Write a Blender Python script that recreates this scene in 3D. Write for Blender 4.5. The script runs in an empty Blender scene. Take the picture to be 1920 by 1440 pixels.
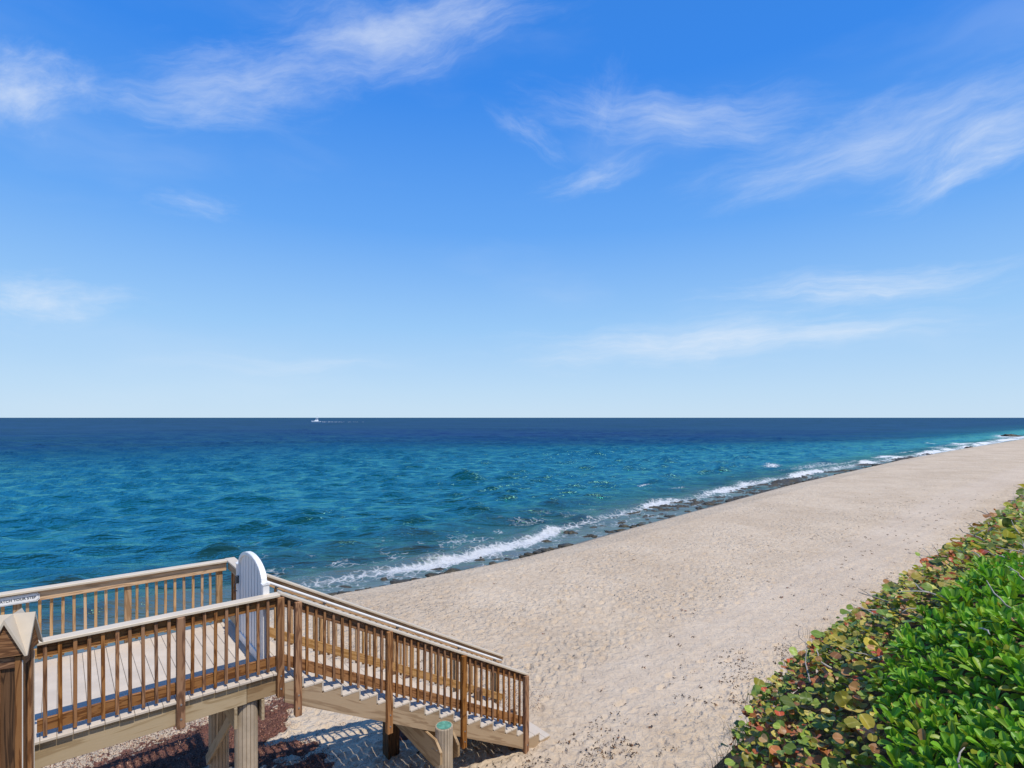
import bpy, bmesh, math, random
import numpy as np
from mathutils import Vector, Matrix, Euler
R = math.radians
random.seed(7)
rng = np.random.default_rng(11)

# ------------------------------------------------------------------ camera, sky, sun, exposure
CAMZ = 8.3                       # camera height above the sea
F, CX, HY = 1022.0, 960.0, 783.0 # focal length and horizon of the 1920 px wide photograph
scene = bpy.context.scene
COL = scene.collection
cam_d = bpy.data.cameras.new('camera')
cam = bpy.data.objects.new('camera', cam_d); COL.objects.link(cam)
cam.location = (0, 0, CAMZ); cam.rotation_euler = (R(90), 0, 0)
cam_d.sensor_width = 36.0; cam_d.lens = 36.0 * F / 1920.0
cam_d.shift_y = (HY - 720.0) / 1920.0
cam_d.clip_start = 0.1; cam_d.clip_end = 200000.0
scene.camera = cam

SUN_EL, SUN_AZ = 61.0, 136.0      # degrees; azimuth clockwise from the view direction
sv = Vector((math.sin(R(SUN_AZ)) * math.cos(R(SUN_EL)), math.cos(R(SUN_AZ)) * math.cos(R(SUN_EL)), math.sin(R(SUN_EL))))
sun_d = bpy.data.lights.new('sun', 'SUN'); sun_d.energy = 4.2; sun_d.angle = R(0.55); sun_d.color = (1.0, 0.95, 0.87)
sun = bpy.data.objects.new('sun', sun_d); COL.objects.link(sun)
sun.rotation_euler = sv.to_track_quat('Z', 'Y').to_euler(); sun.location = (30, -5, 60)

scene.view_settings.view_transform = 'Standard'
scene.view_settings.look = 'None'
scene.view_settings.gamma = 1.0
scene.view_settings.use_curve_mapping = False
scene.view_settings.exposure = 0.0
scene.cycles.max_bounces = 6; scene.cycles.diffuse_bounces = 3; scene.cycles.glossy_bounces = 2; scene.cycles.transmission_bounces = 3

def pix_az_el(u, v):
    x, y, z = (u - CX) / F, 1.0, (HY - v) / F
    return math.atan2(x, y), math.atan2(z, math.hypot(x, y))

def build_world():
    w = bpy.data.worlds.new('World'); scene.world = w; w.use_nodes = True
    nt = w.node_tree; N = nt.nodes; L = nt.links
    for n in list(N): N.remove(n)
    out = N.new('ShaderNodeOutputWorld'); bg = N.new('ShaderNodeBackground')
    bg.inputs['Strength'].default_value = 0.12
    sky = N.new('ShaderNodeTexSky'); sky.sky_type = 'NISHITA'; sky.sun_disc = False
    sky.sun_elevation = R(SUN_EL); sky.sun_rotation = R(SUN_AZ)
    sky.altitude = 0; sky.air_density = 1.0; sky.dust_density = 0.3; sky.ozone_density = 4.0
    hs = N.new('ShaderNodeHueSaturation'); hs.inputs['Hue'].default_value = 0.502; hs.inputs['Saturation'].default_value = 1.0; hs.inputs['Value'].default_value = 1.05
    L.new(sky.outputs[0], hs.inputs['Color'])
    w.cycles.sampling_method = 'MANUAL'; w.cycles.sample_map_resolution = 512
    tc = N.new('ShaderNodeTexCoord'); sep = N.new('ShaderNodeSeparateXYZ'); L.new(tc.outputs['Generated'], sep.inputs[0])
    def m(op, a, b=None, c=None, clamp=False):
        n = N.new('ShaderNodeMath'); n.operation = op; n.use_clamp = clamp
        for i, v in enumerate((a, b, c)):
            if v is None: continue
            if hasattr(v, 'links'): L.new(v, n.inputs[i])
            else: n.inputs[i].default_value = v
        return n.outputs[0]
    rp = N.new('ShaderNodeValToRGB'); e = rp.color_ramp.elements; L.new(sep.outputs[2], rp.inputs['Fac'])
    SKY = [(0.0, (.57, .75, .92)), (.05, (.50, .71, .93)), (.16, (.33, .60, .95)), (.32, (.135, .40, .93)), (.52, (.040, .255, .85)), (1.0, (.03, .17, .60))]
    while len(e) < len(SKY): e.new(0.5)
    for i, (p_, c_) in enumerate(SKY): e[i].position = p_; e[i].color = (*c_, 1)
    sc_ = N.new('ShaderNodeVectorMath'); sc_.operation = 'SCALE'; sc_.inputs['Scale'].default_value = 1.0 / 0.12; L.new(rp.outputs[0], sc_.inputs[0])
    air = N.new('ShaderNodeMixRGB'); air.inputs['Fac'].default_value = 0.93; L.new(hs.outputs[0], air.inputs['Color1']); L.new(sc_.outputs[0], air.inputs['Color2'])
    az = m('ARCTAN2', sep.outputs[0], sep.outputs[1]); el = m('ARCSINE', sep.outputs[2])
    comb = N.new('ShaderNodeCombineXYZ'); L.new(az, comb.inputs[0]); L.new(el, comb.inputs[1])
    wn = N.new('ShaderNodeTexNoise'); wn.inputs['Scale'].default_value = 7.0; wn.inputs['Detail'].default_value = 4.0
    L.new(comb.outputs[0], wn.inputs['Vector'])
    sub = N.new('ShaderNodeVectorMath'); sub.operation = 'SUBTRACT'; sub.inputs[1].default_value = (0.5, 0.5, 0.5); L.new(wn.outputs['Color'], sub.inputs[0])
    sc = N.new('ShaderNodeVectorMath'); sc.operation = 'SCALE'; sc.inputs['Scale'].default_value = 0.06; L.new(sub.outputs[0], sc.inputs[0])
    warp = N.new('ShaderNodeVectorMath'); warp.operation = 'ADD'; L.new(comb.outputs[0], warp.inputs[0]); L.new(sc.outputs[0], warp.inputs[1])
    # cirrus: centre (pixel), half length, half width (pixels), tilt in degrees, strength
    clouds = [(20, 150, 240, 100, 24, .78), (770, 58, 420, 90, 14, .72), (470, 165, 330, 78, 16, .56), (360, 212, 250, 44, 2, .42),
              (410, 100, 150, 32, 14, .30), (1280, 222, 420, 66, -8, .56), (1640, 262, 480, 100, 5, .52), (1850, 265, 270, 74, 18, .62), (1540, 325, 300, 44, 12, .36),
              (1800, 325, 230, 30, 12, .50), (1120, 322, 150, 34, 14, .42), (985, 250, 110, 28, -28, .32), (1140, 190, 90, 60, 60, .24),
              (80, 560, 230, 72, 3, .76), (365, 382, 110, 36, 4, .34),
              (1290, 642, 500, 62, 2, .88), (1600, 545, 360, 54, -1, .82), (1580, 625, 320, 38, 0, .6), (560, 680, 320, 26, 2, .34)]
    tot = None
    for i, (u, v, a, b, tilt, s) in enumerate(clouds):
        ca, ce = pix_az_el(u, v)
        k = (1.0 / math.hypot(1.0, (u - CX) / F)) ** 1.6
        mp = N.new('ShaderNodeMapping'); mp.vector_type = 'TEXTURE'
        mp.inputs['Location'].default_value = (ca, ce, 0.37 * i)
        mp.inputs['Rotation'].default_value = (0, 0, R(tilt))
        mp.inputs['Scale'].default_value = (a / F * k, b / F * k ** 0.7, 1.0)
        L.new(warp.outputs[0], mp.inputs['Vector'])
        # fall-off from the ellipse's middle (x, y only)
        xy = N.new('ShaderNodeVectorMath'); xy.operation = 'MULTIPLY'; xy.inputs[1].default_value = (1, 1, 0); L.new(mp.outputs[0], xy.inputs[0])
        ln = N.new('ShaderNodeVectorMath'); ln.operation = 'LENGTH'; L.new(xy.outputs[0], ln.inputs[0])
        nz = N.new('ShaderNodeTexNoise'); nz.inputs['Scale'].default_value = 2.3; nz.inputs['Detail'].default_value = 8.0; nz.inputs['Roughness'].default_value = 0.66
        if 'Distortion' in nz.inputs: nz.inputs['Distortion'].default_value = 0.25
        L.new(mp.outputs[0], nz.inputs['Vector'])
        fall = m('SUBTRACT', 1.0, ln.outputs['Value'])
        val = m('ADD', fall, m('MULTIPLY', m('SUBTRACT', nz.outputs['Fac'], 0.52), 1.7))
        mr = N.new('ShaderNodeMapRange'); mr.interpolation_type = 'SMOOTHSTEP'
        mr.inputs['From Min'].default_value = 0.0; mr.inputs['From Max'].default_value = 1.75; mr.inputs['To Max'].default_value = s
        L.new(val, mr.inputs['Value'])
        edge = N.new('ShaderNodeMapRange'); edge.interpolation_type = 'SMOOTHSTEP'
        edge.inputs['From Min'].default_value = -0.5; edge.inputs['From Max'].default_value = 0.7; L.new(fall, edge.inputs['Value'])
        one = m('MULTIPLY', mr.outputs[0], edge.outputs[0])
        tot = one if tot is None else m('SUBTRACT', m('ADD', tot, one), m('MULTIPLY', tot, one))
    # thin veil over the whole sky
    vm = N.new('ShaderNodeMapping'); vm.inputs['Scale'].default_value = (1.1, 4.0, 1.0); L.new(warp.outputs[0], vm.inputs['Vector'])
    vn = N.new('ShaderNodeTexNoise'); vn.inputs['Scale'].default_value = 1.6; vn.inputs['Detail'].default_value = 7.0; L.new(vm.outputs[0], vn.inputs['Vector'])
    vr = N.new('ShaderNodeMapRange'); vr.interpolation_type = 'SMOOTHSTEP'; vr.inputs['From Min'].default_value = 0.5; vr.inputs['From Max'].default_value = 0.8; vr.inputs['To Max'].default_value = 0.16
    L.new(vn.outputs['Fac'], vr.inputs['Value'])
    fac = m('ADD', tot, vr.outputs[0], clamp=True)
    mix = N.new('ShaderNodeMixRGB'); mix.inputs['Color2'].default_value = (6.6, 7.2, 8.0, 1)
    L.new(fac, mix.inputs['Fac']); L.new(air.outputs[0], mix.inputs['Color1'])
    L.new(mix.outputs[0], bg.inputs['Color']); L.new(bg.outputs[0], out.inputs['Surface'])
build_world()

# ------------------------------------------------------------------ frames and small helpers
TH = R(50.3)                     # the boardwalk (and the shore) run 50.3 degrees right of the view direction
DV = np.array([math.sin(TH), math.cos(TH)]); NV = np.array([-DV[1], DV[0]])
ROTZ = math.pi / 2 - TH
def sn_of(x, y): return x * DV[0] + y * DV[1], x * NV[0] + y * NV[1]
def xy_of(s, n): return s * DV[0] + n * NV[0], s * DV[1] + n * NV[1]
def at(u, v, z):                 # point of the plane z seen at a pixel
    Y = F * (CAMZ - z) / (v - HY); return (u - CX) / F * Y, Y
def sn_at(u, v, z): return sn_of(*at(u, v, z))

def hash2(ix, iy, seed):
    ix = np.asarray(ix).astype(np.int64); iy = np.asarray(iy).astype(np.int64)
    h = (ix * 374761393 + iy * 668265263 + seed * 974634533) & 0x7fffffff
    h = ((h ^ (h >> 13)) * 1274126177) & 0x7fffffff
    h = h ^ (h >> 16)
    return (h & 0xffff) / 65535.0
def vnoise(x, y, seed=0):
    ix = np.floor(x); iy = np.floor(y); fx = x - ix; fy = y - iy
    fx = fx * fx * (3 - 2 * fx); fy = fy * fy * (3 - 2 * fy)
    a = hash2(ix, iy, seed); b = hash2(ix + 1, iy, seed); c = hash2(ix, iy + 1, seed); d = hash2(ix + 1, iy + 1, seed)
    return (a * (1 - fx) + b * fx) * (1 - fy) + (c * (1 - fx) + d * fx) * fy
def fbm(x, y, seed=0, oct=4):
    t = 0; a = 0.5; s = 0
    for o in range(oct):
        t = t + a * vnoise(x * 2 ** o + 17.3 * o, y * 2 ** o - 9.1 * o, seed + o); s += a; a *= 0.5
    return t / s
def sstep(a, b, x):
    t = np.clip((x - a) / (b - a), 0, 1); return t * t * (3 - 2 * t)

def mesh_np(name, verts, quads=None, tris=None):
    me = bpy.data.meshes.new(name)
    verts = np.asarray(verts, dtype=np.float32)
    nq = 0 if quads is None else len(quads); ntri = 0 if tris is None else len(tris)
    loops = []
    if nq: loops.append(np.asarray(quads, dtype=np.int32).ravel())
    if ntri: loops.append(np.asarray(tris, dtype=np.int32).ravel())
    loops = np.concatenate(loops)
    me.vertices.add(len(verts)); me.vertices.foreach_set('co', verts.ravel())
    me.loops.add(len(loops)); me.loops.foreach_set('vertex_index', loops)
    me.polygons.add(nq + ntri)
    st = np.concatenate([np.arange(nq) * 4, nq * 4 + np.arange(ntri) * 3]).astype(np.int32)
    me.polygons.foreach_set('loop_start', st)
    me.update(calc_edges=True); me.validate()
    return me
def smooth(me): me.polygons.foreach_set('use_smooth', np.ones(len(me.polygons), dtype=bool)); me.update()
def attr_f(me, name, vals):
    a = me.attributes.new(name, 'FLOAT', 'POINT'); a.data.foreach_set('value', np.asarray(vals, dtype=np.float32))
def attr_c(me, name, vals):
    a = me.attributes.new(name, 'FLOAT_COLOR', 'POINT')
    v = np.ones((len(me.vertices), 4), dtype=np.float32); v[:, :3] = vals; a.data.foreach_set('color', v.ravel())
def tag(o, label=None, cat=None, group=None, kind=None):
    if label: o['label'] = label
    if cat: o['category'] = cat
    if group: o['group'] = group
    if kind: o['kind'] = kind
    return o
def obj(name, me, mat=None, parent=None, loc=(0, 0, 0), rot=(0, 0, 0)):
    o = bpy.data.objects.new(name, me); COL.objects.link(o)
    if mat is not None and me is not None and len(me.materials) == 0: me.materials.append(mat)
    o.location = loc; o.rotation_euler = rot
    if parent is not None: o.parent = parent
    return o
def empty(name, loc, rotz=0.0):
    o = bpy.data.objects.new(name, None); COL.objects.link(o); o.location = loc; o.rotation_euler = (0, 0, rotz); o.empty_display_size = 0.2
    return o
BOX = {}
def box_mesh(lx, ly, lz, mat, bev=0.004):
    key = (round(lx, 4), round(ly, 4), round(lz, 4), mat.name, bev)
    if key in BOX: return BOX[key]
    bm = bmesh.new(); bmesh.ops.create_cube(bm, size=1.0)
    bmesh.ops.scale(bm, vec=(lx, ly, lz), verts=bm.verts)
    if bev: bmesh.ops.bevel(bm, geom=list(bm.edges), offset=min(bev, 0.3 * min(lx, ly, lz)), segments=1, affect='EDGES')
    me = bpy.data.meshes.new('piece'); bm.to_mesh(me); bm.free(); me.materials.append(mat); BOX[key] = me
    return me
def box(name, parent, c, d, mat, rot=(0, 0, 0), bev=0.004):
    return obj(name, box_mesh(d[0], d[1], d[2], mat, bev), None, parent, c, rot)
def prism_mesh(name, outline, t, axis='y'):
    """outline in (x, z); extruded by t along y, centred."""
    n = len(outline); v = [(x, -t / 2, z) for x, z in outline] + [(x, t / 2, z) for x, z in outline]
    bm = bmesh.new(); vs = [bm.verts.new(p) for p in v]
    bm.faces.new(vs[:n]); bm.faces.new(list(reversed(vs[n:])))
    for i in range(n):
        j = (i + 1) % n; bm.faces.new((vs[j], vs[i], vs[n + i], vs[n + j]))
    bmesh.ops.recalc_face_normals(bm, faces=bm.faces)
    me = bpy.data.meshes.new(name); bm.to_mesh(me); bm.free(); return me
def tube_geo(pts, radii, seg=6):
    V = []; Q = []
    pts = [Vector(p) for p in pts]
    for i, p in enumerate(pts):
        t = (pts[min(i + 1, len(pts) - 1)] - pts[max(i - 1, 0)]).normalized()
        a = t.orthogonal().normalized() if i == 0 else (a - t * a.dot(t)).normalized()
        b = t.cross(a)
        for k in range(seg):
            an = 2 * math.pi * k / seg; V.append(p + (a * math.cos(an) + b * math.sin(an)) * radii[i])
    for i in range(len(pts) - 1):
        for k in range(seg):
            k2 = (k + 1) % seg; Q.append((i * seg + k, i * seg + k2, (i + 1) * seg + k2, (i + 1) * seg + k))
    return V, Q
def tube_mesh(name, pts, radii, seg=6):
    V, Q = tube_geo(pts, radii, seg); n = len(V)
    Q = list(Q); T = []
    V = V + [Vector(pts[0]), Vector(pts[-1])]
    for k in range(seg):
        T.append((n, (k + 1) % seg, k)); T.append((n + 1, n - seg + k, n - seg + (k + 1) % seg))
    me = mesh_np(name, [tuple(v) for v in V], Q, T); smooth(me); return me

# ------------------------------------------------------------------ materials
class NT:
    def __init__(s, name):
        s.mat = bpy.data.materials.new(name); s.mat.use_nodes = True; s.t = s.mat.node_tree
        s.bsdf = s.t.nodes['Principled BSDF']; s.out = s.t.nodes['Material Output']
    def n(s, ty, **kw):
        n = s.t.nodes.new('ShaderNode' + ty)
        for k, v in kw.items(): setattr(n, k, v)
        return n
    def l(s, a, b): s.t.links.new(a, b)
    def math(s, op, a, b=None, clamp=False):
        n = s.n('Math', operation=op, use_clamp=clamp)
        for i, v in enumerate((a, b)):
            if v is None: continue
            if hasattr(v, 'links'): s.l(v, n.inputs[i])
            else: n.inputs[i].default_value = v
        return n.outputs[0]
    def noise(s, vec, scale, detail=4, rough=0.5, dist=0.0):
        n = s.n('TexNoise'); n.inputs['Scale'].default_value = scale; n.inputs['Detail'].default_value = detail
        n.inputs['Roughness'].default_value = rough; n.inputs['Distortion'].default_value = dist
        if vec is not None: s.l(vec, n.inputs['Vector'])
        return n.outputs['Fac']
    def ramp(s, fac, stops):
        n = s.n('ValToRGB'); e = n.color_ramp.elements
        while len(e) < len(stops): e.new(0.5)
        for i, (p, c) in enumerate(stops): e[i].position = p; e[i].color = (*c, 1)
        s.l(fac, n.inputs['Fac']); return n.outputs['Color']
    def mix(s, fac, a, b, mode='MIX'):
        n = s.n('MixRGB', blend_type=mode)
        for i, v in zip((0, 1, 2), (fac, a, b)):
            if hasattr(v, 'links'): s.l(v, n.inputs[i])
            elif i == 0: n.inputs[0].default_value = v
            else: n.inputs[i].default_value = (*v, 1)
        return n.outputs[0]
    def mr(s, v, a, b, c=0.0, d=1.0, smoothstep=True):
        n = s.n('MapRange'); n.interpolation_type = 'SMOOTHSTEP' if smoothstep else 'LINEAR'
        for k, x in zip(('From Min', 'From Max', 'To Min', 'To Max'), (a, b, c, d)): n.inputs[k].default_value = x
        s.l(v, n.inputs['Value']); return n.outputs[0]
    def bump(s, h, strength, dist=0.02, normal=None):
        n = s.n('Bump'); n.inputs['Strength'].default_value = strength; n.inputs['Distance'].default_value = dist
        s.l(h, n.inputs['Height'])
        if normal is not None: s.l(normal, n.inputs['Normal'])
        return n.outputs['Normal']
    def setp(s, **kw):
        names = {'base': 'Base Color', 'rough': 'Roughness', 'spec': 'Specular IOR Level', 'normal': 'Normal', 'metal': 'Metallic', 'ior': 'IOR', 'coat': 'Coat Weight'}
        for k, v in kw.items():
            i = s.bsdf.inputs[names[k]]
            if hasattr(v, 'links'): s.l(v, i)
            elif k == 'base': i.default_value = (*v, 1)
            else: i.default_value = v

def wood(name, dark, mid, light, axis='x', rough=0.62, rings=1.0):
    t = NT(name)
    tc = t.n('TexCoord'); oi = t.n('ObjectInfo')
    off = t.n('CombineXYZ'); t.l(t.math('MULTIPLY', oi.outputs['Random'], 37.0), off.inputs[0]); t.l(t.math('MULTIPLY', oi.outputs['Random'], 91.0), off.inputs[1]); t.l(t.math('MULTIPLY', oi.outputs['Random'], 53.0), off.inputs[2])
    mp = t.n('Mapping'); mp.inputs['Scale'].default_value = {'x': (0.9, 9, 9), 'z': (9, 9, 0.9), 'y': (9, 0.9, 9)}[axis]
    t.l(tc.outputs['Object'], mp.inputs['Vector'])
    ad = t.n('VectorMath', operation='ADD'); t.l(mp.outputs[0], ad.inputs[0]); t.l(off.outputs[0], ad.inputs[1])
    v = ad.outputs[0]
    big = t.noise(v, 0.9, 3, 0.5, 0.6)
    w = t.math('SINE', t.math('MULTIPLY', big, 46.0 * rings))
    w = t.mr(w, -0.2, 1.0)
    fine = t.noise(v, 7.0, 6, 0.7)
    g = t.math('ADD', t.math('MULTIPLY', w, 0.5), t.math('MULTIPLY', fine, 0.62))
    col = t.ramp(g, [(0.18, light), (0.5, mid), (0.85, dark)])
    kn = t.n('TexVoronoi'); kn.inputs['Scale'].default_value = 0.55; t.l(v, kn.inputs['Vector'])
    k = t.mr(kn.outputs['Distance'], 0.03, 0.16, 1.0, 0.0)
    col = t.mix(t.math('MULTIPLY', k, 0.75), col, tuple(c * 0.55 for c in dark))
    hs = t.n('HueSaturation'); t.l(col, hs.inputs['Color']); t.l(t.mr(oi.outputs['Random'], 0, 1, 0.78, 1.22, False), hs.inputs['Value'])
    sat = t.math('ADD', t.math('MULTIPLY', t.math('FRACT', t.math('MULTIPLY', oi.outputs['Random'], 7.31)), 0.25), 0.88); t.l(sat, hs.inputs['Saturation'])
    t.setp(base=hs.outputs[0], rough=rough, spec=0.3, normal=t.bump(g, 0.35, 0.004))
    return t.mat
def plain(name, c, rough=0.5, spec=0.4, var=0.08, scale=6.0, bumps=0.1, objvar=0.06):
    t = NT(name); tc = t.n('TexCoord'); oi = t.n('ObjectInfo')
    ad = t.n('VectorMath', operation='ADD'); t.l(tc.outputs['Object'], ad.inputs[0]); t.l(oi.outputs['Random'], ad.inputs[1])
    f = t.noise(ad.outputs[0], scale, 6, 0.6); f2 = t.noise(ad.outputs[0], scale * 9, 3, 0.6)
    col = t.mix(t.mr(f, 0.3, 0.7), tuple(x * (1 - var) for x in c), tuple(min(1, x * (1 + var)) for x in c))
    hs = t.n('HueSaturation'); t.l(col, hs.inputs['Color']); t.l(t.mr(oi.outputs['Random'], 0, 1, 1 - objvar, 1 + objvar, False), hs.inputs['Value'])
    t.setp(base=hs.outputs[0], rough=rough, spec=spec)
    if bumps: t.setp(normal=t.bump(f2, bumps, 0.003))
    return t.mat

WD = ((0.135, 0.055, 0.021), (0.275, 0.125, 0.047), (0.35, 0.175, 0.073))
M = {}
for ax in 'xyz':
    M['rail_' + ax] = wood('brown stained pine ' + ax, *WD, axis=ax)
    M['gold_' + ax] = wood('sunlit golden pine ' + ax, (0.34, 0.185, 0.075), (0.47, 0.275, 0.125), (0.55, 0.34, 0.165), axis=ax)  # lighter copy of the rail pine; sunlight on the far railings put into its colour
    M['joist_' + ax] = wood('pale weathered pine ' + ax, (0.34, 0.25, 0.15), (0.44, 0.34, 0.215), (0.49, 0.39, 0.26), axis=ax, rings=0.5)
    M['string_' + ax] = wood('tan pine ' + ax, (0.28, 0.175, 0.085), (0.38, 0.25, 0.13), (0.43, 0.30, 0.165), axis=ax, rings=0.5)
M['cap'] = plain('cream composite cap', (0.60, 0.50, 0.37), 0.5, 0.35, 0.05, 5, 0.06, 0.03)
M['board'] = plain('cream composite board', (0.56, 0.475, 0.375), 0.6, 0.3, 0.07, 3, 0.12, 0.05)
M['white'] = plain('white vinyl', (0.82, 0.79, 0.74), 0.35, 0.5, 0.03, 4, 0.03, 0.0)
M['whitestrip'] = plain('white caulk strip', (0.7, 0.64, 0.55), 0.5)
M['black'] = plain('black latch metal', (0.03, 0.03, 0.035), 0.4, 0.5)
M['steel'] = plain('galvanised bolt', (0.20, 0.19, 0.18), 0.5, 0.5)
M['pile'] = plain('grooved pale timber piling', (0.46, 0.37, 0.265), 0.75, 0.2, 0.18, 3.0, 0.3)
M['pilegreen'] = plain('green piling top', (0.10, 0.27, 0.20), 0.8, 0.2, 0.35, 14, 0.4)
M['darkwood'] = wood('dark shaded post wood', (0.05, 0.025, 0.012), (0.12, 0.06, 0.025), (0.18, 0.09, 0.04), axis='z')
M['signink'] = plain('sign lettering ink', (0.02, 0.035, 0.05), 0.6, 0.2, 0.0, 4, 0)

# ------------------------------------------------------------------ lie of the land (boardwalk frame: s along the shore, n towards the sea)
crest_px = [(640, 1112), (760, 1090), (880, 1066), (1000, 1041), (1100, 1016), (1200, 987), (1300, 960), (1500, 905), (1700, 860), (1800, 842), (1900, 826)]
ZB = 1.0                                   # berm height
cr = [sn_at(u, v, ZB) for u, v in crest_px]
CRS = np.array([-60, -8] + [c[0] for c in cr] + [700, 40000.]); CRN = np.array([22.5, 20.5] + [c[1] for c in cr] + [40., 60.])
foam_px = [(600, 1092), (740, 1070), (880, 1043), (960, 1020), (1060, 993), (1220, 950), (1330, 929), (1400, 911), (1600, 873), (1700, 857), (1800, 840), (1900, 823)]
fo = [sn_at(u, v, 0) for u, v in foam_px]
FOS = np.array([-60, 0.] + [c[0] for c in fo] + [700, 40000.]); FON = np.array([30., 28.0] + [c[1] for c in fo] + [45., 64.])
def berm(s): return np.interp(s, CRS, CRN)
def foamline(s): return np.interp(s, FOS, FON)
def dune_crest(s): return np.interp(s, [1.5, 4.0, 5.0, 6.0, 7.5, 9.0, 11.0, 14.0, 20.0, 30.0, 56.0, 2000.0], [1.05, 1.70, 2.12, 2.60, 2.92, 2.98, 2.98, 3.1, 3.35, 3.9, 5.6, 25.0])
def canopy_h(s, n):
    """depth of the plant canopy below the camera"""
    q = n - dune_crest(np.clip(s, 1.5, 1e5)) + 2.45
    far = sstep(8, 40, s) * 1.0
    return np.interp(q, [-30, -4, 0.4, 1.0, 1.5, 2.0, 2.6, 3.2, 4.6, 5.3, 8.0], [1.6, 1.3, 1.42, 1.62, 1.98, 2.5, 3.1, 3.9, 5.8, 6.5, 30.0]) + far * sstep(-3, 1.5, q)
def beach_z(s, n):
    b = berm(s); q = n - b
    toe = dune_crest(np.clip(s, 1.5, 1e5)) + 2.6
    base = np.interp(np.clip((n - toe) / np.maximum(b - toe, 1), 0, 1), [0, 0.3, 0.8, 1], [1.93, 1.90, 1.70, ZB])
    face = ZB - 0.36 * q
    face = np.where(q > 3.2, ZB - 0.36 * 3.2 - 0.09 * (q - 3.2), face)
    z = np.where(q < 0, base, np.maximum(face, -6))
    # round the berm edge a little
    return z - 0.05 * np.exp(-(q / 0.5) ** 2)
def ground_z(s, n):
    zb = beach_z(s, n)
    zd = CAMZ - canopy_h(s, n) - 0.42 + 0.06 * (fbm(s * 0.8, n * 0.8, 5) - 0.5)
    return np.maximum(zb, zd)
def dimples(x, y, cell, seed, rad, depth):
    gx = np.floor(x / cell); gy = np.floor(y / cell); out = np.zeros_like(x)
    for dx in (-1, 0, 1):
        for dy in (-1, 0, 1):
            cx = gx + dx; cy = gy + dy
            jx = (cx + hash2(cx, cy, seed)) * cell; jy = (cy + hash2(cx, cy, seed + 1)) * cell
            an = hash2(cx, cy, seed + 2) * math.pi * 2; pw = hash2(cx, cy, seed + 3)
            ca, sa = np.cos(an), np.sin(an); ex = (x - jx) * ca + (y - jy) * sa; ey = -(x - jx) * sa + (y - jy) * ca
            r = np.sqrt((ex / (rad * 1.45)) ** 2 + (ey / (rad * 0.75)) ** 2)
            out += depth * (0.35 + pw) * (-np.exp(-(r ** 2) * 1.6) + 0.55 * np.exp(-((r - 1.35) ** 2) * 6))
    return out
def path_mask(s, n):
    toe = dune_crest(np.clip(s, 1.5, 1e5)) + 2.6
    return sstep(0.6, 1.5, n - toe) * (1 - sstep(3.2, 4.6, n - toe)) * sstep(6, 11, s)
STEPS = []
def trails():
    g = np.random.default_rng(31)
    for (s0, n0, h, cnt) in [(7.6, 8.4, 0.9, 22), (7.8, 9.0, 0.25, 30), (9.0, 8.0, -0.12, 26), (12, 12, 0.15, 26), (8, 14, -0.3, 18), (16, 9.5, 0.08, 28), (10, 17, 0.1, 24)]:
        s_, n_ = s0, n0
        for i in range(cnt):
            h += g.normal(0, 0.06); s_ += math.cos(h) * 0.66; n_ += math.sin(h) * 0.66; sd = 0.13 * (1 if i % 2 else -1)
            x_, y_ = xy_of(s_ - math.sin(h) * sd, n_ + math.cos(h) * sd); STEPS.append((x_, y_, ROTZ + h + g.normal(0, 0.12), 0.05 * g.uniform(0.7, 1.3)))
trails()
def sand_detail(x, y, s, n):
    b = berm(s); toe = dune_crest(np.clip(s, 1.5, 1e5)) + 2.6
    tread = sstep(toe - 0.5, toe + 1.0, n) * (1 - sstep(b + 0.2, b + 1.5, n))
    r = np.hypot(x, y); near = 1 - 0.45 * sstep(25, 80, r)
    z = dimples(x, y, 0.33, 3, 0.10, 0.040) * near + dimples(x + 3.3, y, 0.20, 23, 0.055, 0.020) * (1 - sstep(14, 30, r))
    z = z * (0.55 + 0.75 * fbm(x * 0.35, y * 0.35, 41, 3))
    z = z + 0.05 * (fbm(x * 0.5, y * 0.5, 9) - 0.5)
    under = np.exp(-((n - 9) / 2.2) ** 2) * sstep(-6, -2, s) * (1 - sstep(6, 8, s))
    z = z + under * 0.16 * (fbm(x * 1.7, y * 1.7, 77, 4) - 0.5)
    z = z * (1 - 0.75 * path_mask(s, n)) + 0.008 * path_mask(s, n) * np.sin(n * 9.0 + 0.8 * fbm(s * 0.3, n, 55, 2) * 6)
    for (fx, fy, fa, fd) in STEPS:
        m_ = (np.abs(x - fx) < 0.5) & (np.abs(y - fy) < 0.5)
        if not m_.any(): continue
        ex = (x[m_] - fx) * math.cos(fa) + (y[m_] - fy) * math.sin(fa); ey = -(x[m_] - fx) * math.sin(fa) + (y[m_] - fy) * math.cos(fa)
        r_ = np.sqrt((ex / 0.17) ** 2 + (ey / 0.08) ** 2); z[m_] += fd * (-np.exp(-r_ ** 4) + 0.35 * np.exp(-((r_ - 1.35) / 0.25) ** 2))
    return z * tread

def polar(angles, radii):
    A, Rr = np.meshgrid(angles, radii)
    return (Rr * np.sin(A)).ravel(), (Rr * np.cos(A)).ravel()
def grid_quads(nr, na, keep=None):
    i = np.arange(nr - 1)[:, None] * na + np.arange(na - 1)[None, :]
    q = np.stack([i, i + na, i + na + 1, i + 1], -1).reshape(-1, 4)
    if keep is not None: q = q[keep[q].any(1)]
    return q
def compact(verts, quads, *attrs):
    used = np.unique(quads); mp = np.full(len(verts), -1); mp[used] = np.arange(len(used))
    return verts[used], mp[quads], [a[used] for a in attrs]

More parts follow.
